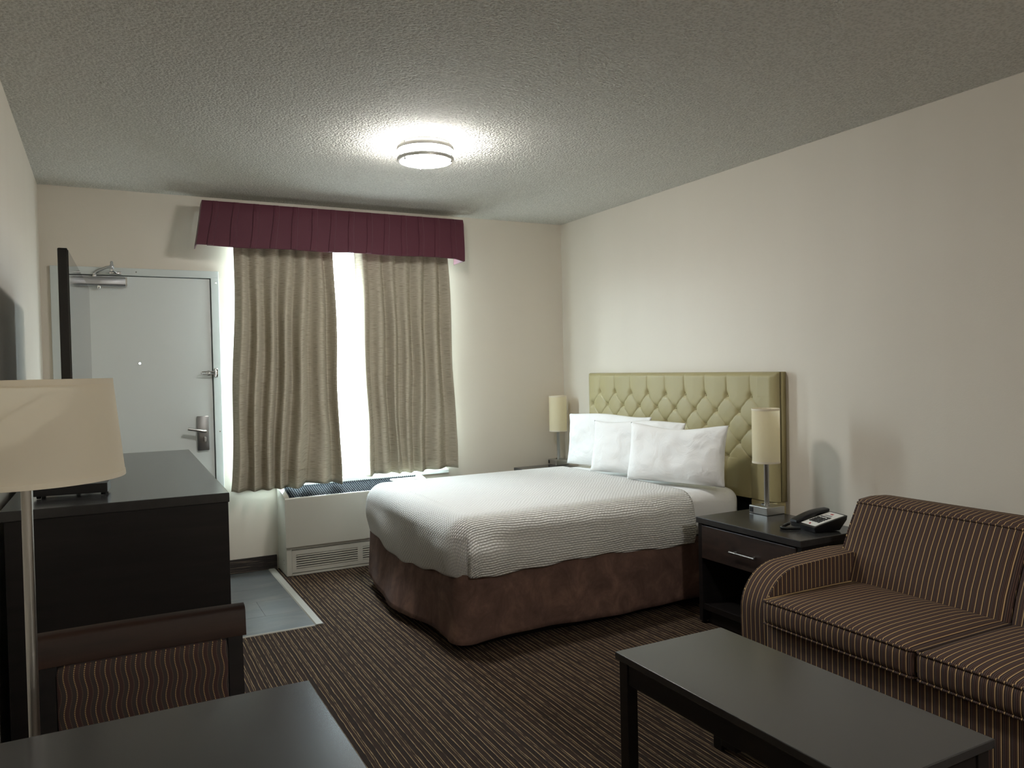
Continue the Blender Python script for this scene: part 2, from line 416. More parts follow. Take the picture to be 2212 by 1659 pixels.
def room():
    T = .14
    xs = [XL-T, DX0, DX1, WX0, WX1, XR+T]; zs = [0, WZ0, DZ1, WZ1, ZC]
    tag(obj('wall_far', wall_cells(xs, zs, [(DX0, DX1, 0, DZ1), (WX0, WX1, WZ0, WZ1)], YF, YF+T), 'wall'), 'beige painted end wall holding the door and curtained window', 'wall', kind='structure')
    tag(obj('wall_right', box(XR, XR+T, YB-T, YF, 0, ZC, bev=0), 'wall'), 'long bare beige wall behind the headboard and sofa', 'wall', kind='structure')
    tag(obj('wall_left', box(XL-T, XL, YB-T, YF, 0, ZC, bev=0), 'wall'), 'narrow strip of beige wall behind the television', 'wall', kind='structure')
    tag(obj('wall_back', box(XL, XR, YB-T, YB, 0, ZC, bev=0), 'wall'), 'plain beige wall closing the room behind the viewer', 'wall', kind='structure')
    tag(obj('ceiling', box(XL-T, XR+T, YB-T, YF+T, ZC, ZC+.1, bev=0), 'ceiling'), 'grey white stippled popcorn ceiling', 'ceiling', kind='structure')
    bm = NB()
    add_box(bm, XL-T, XR+T, YB-T, TY0, -.1, 0); add_box(bm, TX1, XR+T, TY0, YF+T, -.1, 0); add_box(bm, XL-T, TX1, TY0, YF+T, -.1, -.008)
    fl = tag(obj('floor', bm, 'carpet'), 'dark brown carpet with thin tan lines and grey vinyl entry', 'floor', kind='structure')
    # vinyl tiles: rows along x, staggered joints
    g = .0005; ys = [TY0, TY0+.305, TY0+.61, TY0+.915, TY0+1.22, YF-.002]; rowoff = [.20, -.12, .33, .05, .23]
    for r in range(5):
        x = XL + .002; cuts = [x] + [c for c in (XL+.61*k + rowoff[r] for k in range(-1, 4)) if x+.05 < c < TX1-.05] + [TX1]
        for a, b in zip(cuts, cuts[1:]):
            obj('vinyl_tile', box(a+g, b-g, ys[r]+g, ys[r+1]-g, -.007, .002, bev=.0005, seg=1), 'vinyl', fl)
    tag(obj('trim_1', prism([(TX1-.012, .002), (TX1-.006, .0075), (TX1+.028, .0075), (TX1+.036, .0005), (TX1-.012, .0005)], 'y', TY0-.004, YF-.004), 'strip'), 'pale vinyl transition strip between entry floor and carpet', 'trim', kind='structure')
    tag(obj('trim_2', prism([(TY0-.008, .0005), (TY0-.003, .005), (TY0+.005, .005), (TY0+.007, .0025), (TY0+.004, .0005)], 'x', XL+.002, TX1-.014), 'strip'), 'thin metal edge strip along the front of the entry floor', 'trim', kind='structure')
    bb = .10
    tag(obj('baseboard_far', box(.705, 1.035, YF-.014, YF-.0005, .0035, bb, bev=.003), 'carpet_base'), 'dark carpet baseboard strip between door and air conditioner', 'baseboard', kind='structure')
    tag(obj('baseboard_right', box(XR-.014, XR-.0005, YB+.002, YF-.002, .0015, bb, bev=.003), 'carpet_base'), 'dark carpet baseboard along the bed wall', 'baseboard', kind='structure')
    tag(obj('baseboard_left', box(XL+.0005, XL+.014, YB+.002, YF-.03, .003, bb, bev=.003), 'carpet_base'), 'dark carpet baseboard along the television wall', 'baseboard', kind='structure')
room()

def door():
    d = thing('door_1', ((DX0+DX1)/2, YF, 0), 'white painted steel entry door with closer and lever lock', 'door', kind='structure')
    T = .14; fy = YF-.006
    # frame: face trim + jambs + stop
    fr = NB(); fw = .048
    add_box(fr, DX0-fw, DX0+.002, fy-.012, YF+T, 0.003, DZ1+.045, .003); add_box(fr, DX1-.002, DX1+fw, fy-.012, YF+T, .003, DZ1+.045, .003)
    add_box(fr, DX0-fw, DX1+fw, fy-.0125, YF+T+.001, DZ1-.002, DZ1+.046, .003)
    add_box(fr, DX0+.001, DX0+.024, YF+.0425, YF+.072, .003, DZ1-.001); add_box(fr, DX1-.024, DX1-.001, YF+.0425, YF+.072, .003, DZ1-.001); add_box(fr, DX0, DX1, YF+.0425, YF+.072, DZ1-.024, DZ1); add_box(fr, DX0, DX1, YF-.002, YF+.10, .003, .010)
    obj('door_frame', fr, 'frame_paint', d)
    # slab with a real peephole
    px, pz, h = .206, 1.452, .0055
    sx0, sx1, sz0, sz1 = DX0+.006, DX1-.008, .012, DZ1-.007
    bm = NB(); X = [sx0, px-h, px+h, sx1]; Z = [sz0, pz-h, pz+h, sz1]; y0, y1 = YF-.004, YF+.042
    V = {(i, k, s): bm.verts.new((X[i], y, Z[k])) for i in range(4) for k in range(4) for s, y in ((0, y0), (1, y1))}
    for i in range(3):
        for k in range(3):
            if i == 1 and k == 1: continue
            for s in (0, 1): bm.faces.new([V[a, b, s] for a, b in ((i, k), (i+1, k), (i+1, k+1), (i, k+1))])
    loop = [(0, 0), (1, 0), (2, 0), (3, 0), (3, 1), (3, 2), (3, 3), (2, 3), (1, 3), (0, 3), (0, 2), (0, 1)]
    for L in (loop, [(1, 1), (2, 1), (2, 2), (1, 2)]):
        for a, b in zip(L, L[1:]+L[:1]): bm.faces.new([V[a+(0,)], V[b+(0,)], V[b+(1,)], V[a+(1,)]])
    slab = obj('door_panel', bm, 'door_paint', d)
    pe = NB()
    R = [(.0062, 0), (.0085, 0), (.0095, -.002), (.0085, -.004), (.0062, -.004)]
    n = 20; rr = [[pe.verts.new((px+r*math.cos(2*PI*k/n), y0-.0005+z, pz+r*math.sin(2*PI*k/n))) for k in range(n)] for r, z in R]
    for i in range(5):
        for k in range(n): pe.faces.new((rr[i][k], rr[i][(k+1) % n], rr[(i+1) % 5][(k+1) % n], rr[(i+1) % 5][k]))
    obj('peephole', pe, 'white_plastic', d, True)
    # hinges
    for z in (1.755, 1.02, .28):
        hb = NB(); add_tube(hb, [(DX0+.003, fy-.016, z-.05), (DX0+.003, fy-.016, z+.05)], .006, 10)
        add_box(hb, DX0-.034, DX0, fy-.0145, fy-.0125, z-.05, z+.05)
        obj('hinge', hb, 'frame_paint', d)
    # hydraulic closer
    cl = NB(); cx0, cx1, cz0, cz1 = -.186, .146, 1.943, 2.001
    add_box(cl, cx0, cx1, y0-.048, y0-.001, cz0, cz1, .012, 3)
    body = obj('door_closer', cl, 'closer_metal', d, 'auto')
    for x in (cx0-.001, cx1-.011, cx0+.032): obj('end_cap', box(x, x+.012, y0-.0505, y0-.002, cz0-.001, cz1+.001, bev=.004), 'chrome', body)
    obj('spindle', lathe([(.013, 0), (.013, .012), (.009, .016), (.009, .026)], (-.038, y0-.025, cz1-.002), 20), 'chrome', body, 'auto')
    obj('valve_cap', lathe([(.009, 0), (.012, .008), (.012, .02)], (-.015, y0-.03, cz0-.017), 16), 'chrome', body, 'auto')
    arm = NB(); add_tube(arm, [(-.038, y0-.025, cz1+.022), (-.02, y0-.04, cz1+.035), (.03, y0-.075, cz1+.055), (.06, y0-.095, cz1+.058)], [.009, .009, .0075, .009], 10)
    add_lathe(arm, [(.012, 0), (.015, .006), (.012, .02), (.008, .03), (.009, .04), (.004, .048)], (.06, y0-.095, cz1+.045), 16)
    obj('closer_arm', arm, 'closer_metal', body, 'auto')
    a2 = NB(); add_tube(a2, [(.06, y0-.095, cz1+.038), (.075, y0-.04, cz1+.034), (.083, fy-.03, cz1+.030)], .008, 10); add_box(a2, .045, .115, fy-.03, fy-.0135, cz1+.020, cz1+.036, .003)
    obj('forearm', a2, 'chrome', body, 'auto')
    # lever lock on a tall plate
    pl = obj('lock_plate', box(.538, .614, y0-.016, y0-.0008, .862, 1.094, bev=.006, seg=2), 'satin_steel', d, 'auto')
    lv = NB(); add_tube(lv, [(.588, y0-.016, .992), (.588, y0-.05, .992)], .011, 14)
    add_tube(lv, [(.590, y0-.052, .991), (.57, y0-.056, .994), (.53, y0-.056, 1.004), (.478, y0-.055, 1.014)], [.0105, .011, .010, .010], 14)
    obj('lever_handle', lv, 'nickel', pl, 'auto')
    obj('thumb_turn', box(.578, .592, y0-.035, y0-.0162, .922, .954, bev=.003), 'nickel', pl)
    for x in (.549, .604):
        for z in (.874, 1.083): obj('screw', lathe([(.0035, 0), (.003, .0015)], (0, 0, 0), 10), 'chrome', pl).matrix_basis = Matrix.Translation(Vector((x, y0-.0162, z)) - off(pl)) @ Matrix.Rotation(PI/2, 4, 'X')
    # swing bar guard
    gb = NB(); zz = 1.381
    add_box(gb, .655, .680, fy-.022, fy-.0135, zz-.030, zz+.030, .004); add_tube(gb, [(.660, fy-.028, zz-.026), (.660, fy-.028, zz+.026)], .006, 10)
    gp = obj('swing_bar_plate', gb, 'chrome', d, 'auto')
    zl = .0085; bar = NB()
    add_tube(bar, [(.660, fy-.035, zz+zl), (.580, fy-.037, zz+zl), (.572, fy-.037, zz+.005), (.572, fy-.037, zz-.005), (.580, fy-.037, zz-zl), (.660, fy-.035, zz-zl)], .0042, 8)
    obj('swing_bar', bar, 'chrome', gp, 'auto')
    ct = NB(); add_lathe(ct, [(.017, 0), (.017, .004), (.010, .008), (.006, .03), (.008, .034), (.004, .038)], (0, 0, 0), 16)
    o = obj('guard_catch', ct, 'chrome', d, 'auto', local=True); o.matrix_basis = Matrix.Translation(Vector((.622, y0-.001, zz)) - off(d)) @ Matrix.Rotation(PI/2, 4, 'X')
    for x, z in ((DX1+.030, 1.985), (DX1+.030, .985), (.20, DZ1+.022)):
        o = obj('frame_screw', lathe([(.005, 0), (.004, .002)], (0, 0, 0), 12), 'chrome', d, local=True); o.matrix_basis = Matrix.Translation(Vector((x, fy-.0127, z)) - off(d)) @ Matrix.Rotation(PI/2, 4, 'X')
door()

def window():
    d = thing('window_1', ((WX0+WX1)/2, YF, WZ0), 'bright window behind the beige curtains', 'window', kind='structure')
    fr = NB(); y0, y1 = YF+.07, YF+.125; t = .045
    add_box(fr, WX0+.001, WX0+t, y0, y1, WZ0+.001, WZ1-.001, .003); add_box(fr, WX1-t, WX1-.001, y0, y1, WZ0+.001, WZ1-.001, .003)
    add_box(fr, WX0+.001, WX1-.001, y0, y1, WZ1-t, WZ1-.001, .003); add_box(fr, WX0+.001, WX1-.001, y0, y1, WZ0+.001, WZ0+t, .003)
    add_box(fr, 1.80, 1.845, y0-.001, y1, WZ0+t, WZ1-t, .003)
    obj('window_frame', fr, 'white_plastic', d)
    for a, b in ((WX0+t-.003, 1.803), (1.842, WX1-t+.003)): obj('pane', box(a, b, y0+.025, y0+.029, WZ0+t-.003, WZ1-t+.003, bev=0), 'glass', d)
    obj('window_sill', box(WX0-.01, WX1+.01, YF-.028, y0-.001, WZ0-.030, WZ0-.001, bev=.003), 'white_plastic', d)
    l = NB(); q = [(1.575, .665), (1.588, .70), (1.612, .635), (1.594, .628)]
    add_prism(l, q, 'y', y0-.006, y0-.001)
    obj('window_latch', l, 'latch_tan', d)
window()

# ---------------------------------------------------------------- valance and curtains
def valance():
    tz, bz = 2.492, 2.198; xl, xr = .592, 2.418; fyt, fyb = 5.345, 5.312
    v = thing('window_valance', ((xl+xr)/2, YF-.004, bz), 'burgundy pleated box valance above the window', 'valance')
    # front outline walked as a polyline in plan: left return, pleated front, right return
    n_p = 14; pts = []   # (x fraction along the front, relief, kind)
    pts.append((0, 0))
    for k in range(n_p):
        c = (k+.62)/(n_p+.25)
        for dx, rel in ((-.0125, 0), (-.0095, .007), (-.003, .0075), (-.001, -.005), (.001, -.005), (.003, .0065), (.008, .006), (.010, 0)):
            pts.append((c + dx*.85, rel))
    pts.append((1, 0))
    NZ = 10; bm = NB(); yb = YF-.006
    def P(f, rel, t, side=None):
        # t = 0 top, 1 bottom
        z = lerp(tz, bz, t) + (.003*math.sin(f*23+1) + (-.018*sm(.955, 1, f)))*t
        flare = lerp(fyt, fyb, t**1.3)
        x0 = lerp(xl, xl-.045, t**1.1); x1 = lerp(xr, xr-.012+.006*math.sin(t*3), t)
        x = lerp(x0, x1, f) + .004*math.sin(t*4+f*30)*sm(0, .5, t)*(1 if .02 < f < .98 else 0)
        if t < .12: z -= 0; 
        y = flare - rel*(.5+.5*sm(0, .2, t)) + .012*(1-sm(0, .10, t))
        return Vector((x, y, z))
    rows = []
    for j in range(NZ+1):
        t = j/NZ; row = []
        a = P(0, 0, t); b = P(1, 0, t)
        row.append(Vector((a.x+.006, yb-.055, a.z))); row.append(Vector((a.x+.002, lerp(yb-.055, a.y, .55)+.0, a.z))); row.append(Vector((a.x, a.y+.02, a.z)))
        for f, rel in pts: row.append(P(f, rel, t))
        row.append(Vector((b.x, b.y+.02, b.z))); row.append(Vector((b.x, lerp(yb-.055, b.y, .5), b.z))); row.append(Vector((b.x, yb-.055, b.z)))
        rows.append([bm.verts.new(p) for p in row])
    for A, B in zip(rows, rows[1:]):
        for k in range(len(A)-1): bm.faces.new((A[k], A[k+1], B[k+1], B[k]))
    bm.normal_update(); bmesh.ops.solidify(bm, geom=bm.faces[:], thickness=.006)
    obj('pleated_front', bm, 'burgundy', v, 'auto')
    # top board and bottom cord
    obj('mounting_board', box(xl+.012, xr-.012, fyt+.022, YF-.003, tz-.024, tz-.006, bev=.002), 'white_plastic', v)
    cord = [P(f, .002, 1) for f, r in pts[1:-1:3]] + [P(1, 0, 1)]
    obj('hem_cord', tube(cord, .0035, 8), 'burgundy', v, True)
    r = NB(); add_tube(r, [(xl+.10, 5.455, 2.36), (xr-.06, 5.455, 2.36)], .012, 12)
    rod = obj('curtain_rod', r, 'white_plastic', None, True, origin=(xl+.1, 5.455, 2.36)); tag(rod, 'white curtain rod hidden behind the burgundy valance', 'rod')
    for x in (xl+.14, 1.53, xr-.10): obj('bracket', box(x-.008, x+.008, 5.470, YF-.002, 2.352, 2.368, bev=.002), 'white_plastic', rod)
valance()

def curtain(name, label, top, bot, folds, seed, hem, tilt, extra=None):
    rnd = random.Random(seed); z1 = 2.345
    ph = [rnd.uniform(-.5, .5) for _ in range(40)]; am = [rnd.uniform(.55, 1.25) for _ in range(40)]
    U, V = 200, 60
    def pos(u, v):
        z = lerp(hem(u), z1, v); dn = 1-v
        xa = lerp(bot[0], top[0], v**.8); xb = lerp(bot[1], top[1], v**.8)
        # fold phase drifts with height so that folds lean and merge
        p = u*folds + tilt*dn*math.sin(u*PI)*.55 + .16*dn*math.sin(u*9+seed)
        k = int(math.floor(p)) + 5; f = p-math.floor(p)
        A = lerp(.028, .060, sm(0, .5, dn)) * lerp(am[k], 1, .2)
        # sharp pinch at the head, rounded below
        head = sm(.93, 1.0, v)
        e = .60 + .12*ph[k]; prof = sm(0, 1, f/e) if f < e else 1-sm(0, 1, (f-e)/(1-e))
        prof = lerp(prof**.8, prof**2.2, head)
        kink = .35*math.sin(2*PI*f + ph[k]*2)*sm(.1, .8, dn)
        y = 5.462 - A*(prof*1.5 - .5 + kink*.22) - .010*math.sin(u*PI*2.2+seed)*dn
        x = lerp(xa, xb, u) + .010*math.sin(2*PI*p*1.0+1.0)*sm(.0, .6, dn) + .006*math.sin(6*z+u*7+seed)
        # hem: a heavier band that kicks a little
        y -= .008*sm(.72, .60, z)*math.sin(u*14+seed)
        # soft creases
        y += .0035*math.sin(u*31+z*13+seed)*sm(.2, .9, dn)
        if y > 5.552: y = 5.552
        return (x, y, z)
    Lx = (bot[1]-bot[0])*1.5
    o = sheet(name, pos, U, V, ['linen', 'lining'], None, lambda u, v: (u*Lx, v*1.77), .0025, origin=((bot[0]+bot[1])/2, 5.46, .58), flip=False)
    tag(o, label, 'curtain', 'curtain panels at the window')
    # back layer uses the white lining
    me = o.data
    for p in me.polygons:
        if p.normal.y > .15: p.material_index = 1
    # stitched hem and pleat heads as parts
    hemp = [Vector(pos(u/80, (.70-hem(u/80))/(z1-hem(u/80)))) + Vector((0, -.0022, 0)) for u in range(81)]
    obj('hem_stitch', tube(hemp, .0012, 5), 'linen', o, True)
    return o
hl = lambda u: .580 - .006*math.sin(u*7) - .012*sm(.35, .62, u) + .022*sm(.62, .68, u) - .012*sm(.85, 1, u)
hr = lambda u: .612 + .006*math.sin(u*9) + .008*u
curtain('curtain', 'left beige linen curtain hanging beside the door', (.795, 1.452), (.722, 1.475), 6.6, 3, hl, 1.0)
curtain('curtain', 'right beige linen curtain hanging behind the bed', (1.607, 2.322), (1.648, 2.368), 6.6, 8, hr, .8)

# ---------------------------------------------------------------- wall air conditioner under the window
def air_conditioner():
    x0, x1 = 1.046, 2.10; yf, yl, yb = 5.272, 5.290, YF-.004
    a = thing('air_conditioner', ((x0+x1)/2, yb, 0), 'beige packaged air conditioner under the window with louvered lower panel', 'heater')
    b = NB()
    add_box(b, x0, x0+.035, yl-.004, yb, .004, .52, .003); add_box(b, x1-.035, x1, yl-.004, yb, .004, .52, .003)
    add_box(b, x0+.034, x1-.034, yl+.04, yb, .004, .50)
    add_box(b, x0+.034, x1-.034, yl-.002, yl+.04, .178, .205)
    obj('cabinet', b, 'heater', a)
    # upper front cover, slightly proud, with a rolled top edge
    prof = [(yf+.004, .196), (yf, .200), (yf, .524), (yf+.004, .531), (yf+.012, .532), (yf+.022, .526), (yf+.022, .515), (yf+.036, .515), (yf+.036, .196)]
    obj('front_cover', prism(prof, 'x', x0-.004, x1+.004), 'heater', a)
    for xa, xb in ((x0-.003, x0+.030), (x1-.030, x1+.003)):
        obj('side_cheek', prism([(yf+.022, .515), (yf+.022, .527), (yf+.06, .543), (yb-.002, .590), (yb-.002, .515)], 'x', xa, xb), 'heater', a)
    # lower panel with two banks of louvers
    px0, px1, pz0, pz1 = x0+.036, x1-.036, .022, .174
    banks = [(px0+.028, px0+.452), (px0+.488, px1-.028)]; lz0, lz1 = .048, .142
    lp = NB()
    add_box(lp, px0, px1, yl, yl+.008, pz0, lz0); add_box(lp, px0, px1, yl, yl+.008, lz1, pz1)
    for p, q in ((px0, banks[0][0]), (banks[0][1], banks[1][0]), (banks[1][1], px1)): add_box(lp, p, q, yl, yl+.008, lz0, lz1)
    pan = obj('lower_panel', lp, 'heater', a)
    obj('panel_backing', box(px0+.004, px1-.004, yl+.026, yl+.038, pz0, pz1, bev=0), 'black_gap', a)
    for p, q in banks:
        for k in range(6):
            z = lz0 + (k+.5)*(lz1-lz0)/6
            obj('louver', prism([(yl-.001, z-.0045), (yl-.001, z+.0030), (yl+.010, z+.0050), (yl+.010, z+.0010)], 'x', p-.001, q+.001), 'heater', pan)
    obj('kick_rail', box(x0+.036, x1-.036, yl-.003, yl+.03, .003, .017, bev=.001), 'heater', a)
    # discharge grille on top, rising towards the wall
    gx0, gx1, gy0, gy1 = x0+.034, x1-.034, yf+.040, yb-.002
    zg = lambda y: lerp(.512, .566, (y-gy0)/(gy1-gy0))
    gr = obj('top_grille', prism([(gy0, zg(gy0)-.010), (gy0, zg(gy0)), (gy1, zg(gy1)), (gy1, zg(gy1)-.010)], 'x', gx0, gx1), 'black_gap', a)
    nsl = 15
    for k in range(nsl):
        y = gy0 + (k+.5)*(gy1-gy0)/nsl
        obj('grille_bar', box(gx0+.002, gx1-.002, y-.0045, y+.0045, zg(y+.0045)+.0005, zg(y)+.010, bev=.001, seg=1), 'dark_grille', gr)
    cb = NB()
    for k in range(64):
        x = gx0 + (k+.5)*(gx1-gx0)/64
        add_prism(cb, [(gy0+.004, zg(gy0)+.0115), (gy0+.004, zg(gy0)+.014), (gy1-.004, zg(gy1)+.014), (gy1-.004, zg(gy1)+.0115)], 'x', x-.0015, x+.0015)
    obj('cross_bars', cb, 'dark_grille', gr)['kind'] = 'stuff'
    obj('control_lid', box(x1-.26, x1-.05, yf+.055, yb-.10, .562, .574, bev=.004), 'heater', a)
    for z in (.075, .10): obj('side_rivet', lathe([(.006, 0), (.004, .002)], (0, 0, 0), 10), 'chrome', a, local=True).matrix_basis = Matrix.Translation(Vector((x0-.0005, 5.36+.4*(z-.075), z)) - off(a)) @ Matrix.Rotation(-PI/2, 4, 'Y')
air_conditioner()

# ---------------------------------------------------------------- ceiling light
def ceiling_light(c, label, mats=('diffuser', 'diffuser_side')):
    t = thing('ceiling_light', c, label, 'light', 'flush ceiling lights')
    obj('mounting_pan', lathe([(.128, -.001), (.128, -.016)], c, 48), 'white_plastic', t, 'auto')
    obj('diffuser', lathe([(.127, -.0165), (.129, -.020), (.129, -.082), (.124, -.094), (.108, -.1035), (.07, -.110), (.02, -.112)], c, 48, capa=False), list(mats), t, 'auto')
    dif = t.children[-1]
    for p in dif.data.polygons:
        if abs(p.normal.z) < .5: p.material_index = 1
    for z in (-.030, -.086):
        obj('metal_ring', ring([(.1365, z-.0095), (.1475, z-.0095), (.1495, z), (.1475, z+.0085), (.1365, z+.0085)], c), 'ring_metal', t, 'auto')
    for k in range(3):
        a = math.radians(200 + 120*k); x, y = c[0]+.140*math.cos(a), c[1]+.140*math.sin(a)
        obj('ring_post', tube([(x, y, ZC-.012), (x, y, ZC-.100)], .0032, 10), 'nickel', t, 'auto')
        obj('post_cap', lathe([(.003, 0), (.0065, -.003), (.003, -.009)], (x, y, ZC-.0995), 10), 'nickel', t, 'auto')
ceiling_light((1.525, 3.825, ZC), 'round flush ceiling light with two metal rings above the foot of the bed')
ceiling_light((1.525, -.75, ZC), 'added unseen fill light behind the viewer, shaped as a round flush ceiling light', ('fill_diffuser', 'fill_diffuser_side'))  # added out of view to lift the camera-facing sides, no known fixture there

# ---------------------------------------------------------------- bed
BX0, BX1, BY0, BY1 = 1.475, 3.312, 3.385, 4.875
def u_path(x0, y0, y1, xh, rc, step=.02, NC=12):
    """plan curve near side (from the head) -> foot -> far side, with outward normals"""
    P = []
    n = int((xh-x0-rc)/step)
    for i in range(n+1): P.append((lerp(xh, x0+rc, i/n), y0, 0, -1))
    for k in range(1, NC):
        a = PI/2*k/NC; P.append((x0+rc-rc*math.sin(a), y0+rc-rc*math.cos(a), -math.sin(a), -math.cos(a)))
    n = int((y1-y0-2*rc)/step)
    for i in range(n+1): P.append((x0, lerp(y0+rc, y1-rc, i/n), -1, 0))
    for k in range(1, NC):
        a = PI/2*k/NC; P.append((x0+rc-rc*math.cos(a), y1-rc+rc*math.sin(a), -math.cos(a), math.sin(a)))
    n = int((xh-x0-rc)/step)
    for i in range(n+1): P.append((lerp(x0+rc, xh, i/n), y1, 0, 1))
    return P
def bed():
    b = thing('bed', ((BX0+BX1)/2, (BY0+BY1)/2, 0), 'double bed base with brown suede skirt on a dark plinth', 'bed')
    obj('plinth', box(1.522, 3.29, 3.475, 4.79, .002, .075, bev=.004), 'laminate', b)
    obj('box_spring', box(1.525, 3.305, 3.435, 4.825, .076, .372, bev=.03, seg=3), 'black_gap', b)
    P = u_path(1.474, 3.392, 4.868, 3.295, .078, .02, 20)
    n = len(P)-1
    def f(u, v):
        i = min(int(u*n+.5), n); x, y, nx, ny = P[i]
        z = lerp(.398, .052, v)
        bow = 0
        if nx < -.5: bow = .075*math.sin(PI*sm(3.39, 4.95, y))*v**1.3
        fold = .006*math.sin(x*9+y*11)*v + .004*math.sin(x*23+y*19+1)*v
        # loose corner pleat near the foot corner
        c = math.hypot(x-1.490, y-3.408); fold += .034*math.exp(-(c/.07)**2)*v*v
        o = -.004 + bow + fold + .012*v
        zz = z + (.006*math.sin(y*7+x*5) + .018*sm(4.4, 4.86, y)*(nx < -.5))*v
        return (x+nx*o, y+ny*o, zz)
    sheet('bed_skirt', f, n, 14, 'suede', b, None, .003)
    # mattress with its white sheet
    m = obj('mattress', rounded_block(1.495, 3.308, 3.405, 4.855, .375, .640, .075, (40, 36, 14), crown=.006), 'cotton', None, True, origin=(2.4, 4.13, .375))
    tag(m, 'mattress in a white fitted sheet, bare at the pillow end', 'mattress')
    # bedspread
    r = .115; rc = .13; top = .6545
    ix0, iy0, iy1 = 1.452+r, 3.372+r, 4.892-r
    xh = 2.915
    Q = u_path(ix0, iy0, iy1, xh, .012, .014, 36); n = len(Q)-1
    bm = NB(); uvl = bm.loops.layers.uv.new('UVMap'); uvs = {}
    J = 34; rows = []
    corner = [i for i in range(n+1) if abs(Q[i][2]) > .3 and abs(Q[i][3]) > .3 and Q[i][3] < 0]
    ic = sum(corner)/len(corner)
    s_of = [0]
    for i in range(1, n+1): s_of.append(s_of[-1] + math.hypot(Q[i][0]-Q[i-1][0], Q[i][1]-Q[i-1][1]) + .11*math.hypot(Q[i][2]-Q[i-1][2], Q[i][3]-Q[i-1][3]))
    sc = s_of[int(ic)] - .05
    for i in range(n+1):
        x, y, nx, ny = Q[i]; s = s_of[i]
        hem = .375
        if ny < -.7: hem = .372 + .010*math.sin(x*6.0+.8) + .004*math.sin(x*25)
        if nx < -.7: hem = .368 - .072*math.sin(PI*sm(3.40, 4.93, y)) + .004*math.sin(y*21)
        if nx < -.3 and ny > .3: hem = .41
        if ny > .7: hem = .39
        arc = r*PI/2; tot = arc + (top-r-hem)
        # the head edge slants: farther up on the far side
        head = (.16*sm(iy0, iy1, y)) if i < 1 or i == n else 0
        row = []
        for j in range(J+1):
            d = tot*j/J
            if d <= arc:
                a = d/r; o = r*math.sin(a); z = top - r*(1-math.cos(a)); t = 0
            else:
                drop = d-arc; t = drop/max(.01, tot-arc); o = r + .010*math.sin(PI*t) - .012*t; z = top-r-drop
            dn = sm(.25, 1, j/J)
            # fold gathered at the near foot corner: steep toward the foot, easing out along the side
            ds = s-sc
            g = (1-sm(0, .014, ds)) if ds > 0 else math.exp(-(ds/.20)**2)
            o += .030*g*sm(.34, .72, j/J) + .004*dn
            o += dn*(.006*math.sin(s*8+1) + .003*math.sin(s*21)) + .003*math.sin(s*5+j*.3)
            z += .0
            px, py = x+nx*o, y+ny*o
            zz = z - .010*sm(.12, 0, x-ix0)*(1 if j == 0 else 1)*0
            vtx = bm.verts.new((px, py, zz)); uvs[vtx] = (x+nx*d, y+ny*d); row.append(vtx)
        rows.append(row)
    def face(vs):
        f = bm.faces.new(vs)
        for l in f.loops: l[uvl].uv = uvs[l.vert]
        return f
    for A, B in zip(rows, rows[1:]):
        for j in range(J): face((A[j], A[j+1], B[j+1], B[j]))
    # flat top: strips between matching near and far points, then the foot cap
    nn = [i for i in range(n+1) if Q[i][3] < -.999]; ff = [i for i in range(n+1) if Q[i][3] > .999][::-1]
    K = 40; lines = []
    for a, c in zip(nn, ff):
        A, C = rows[a][0], rows[c][0]; L = [A]
        for k in range(1, K):
            t = k/K; x, y = lerp(A.co.x, C.co.x, t), lerp(A.co.y, C.co.y, t)
            v = bm.verts.new((x, y, top + .006*math.sin(PI*t) + .0018*math.sin(x*11+y*7)*math.sin(PI*t))); uvs[v] = (x, y); L.append(v)
        L.append(C); lines.append(L)
    for A, B in zip(lines, lines[1:]):
        for k in range(K): face((A[k], A[k+1], B[k+1], B[k]))
    foot = [rows[i][0] for i in range(nn[-1]+1, ff[-1])]
    face(lines[-1] + foot[::-1])
    # head flap: quilt edge rolls down a touch
    bm.normal_update()
    bmesh.ops.recalc_face_normals(bm, faces=bm.faces)
    bmesh.ops.solidify(bm, geom=bm.faces[:], thickness=-.006) if False else None
    me = bpy.data.meshes.new('bedspread'); o3 = Vector(((ix0+xh)/2, 4.13, .372)); bmesh.ops.translate(bm, verts=bm.verts, vec=-o3)
    bmesh.ops.solidify(bm, geom=bm.faces[:], thickness=.006)
    bm.to_mesh(me); bm.free(); me.materials.append(M['matelasse'])
    for p in me.polygons: p.use_smooth = True
    o = bpy.data.objects.new('bedspread', me); COL.objects.link(o); o.location = o3
    tag(o, 'white textured bedspread draped over the mattress', 'bedspread')
bed()

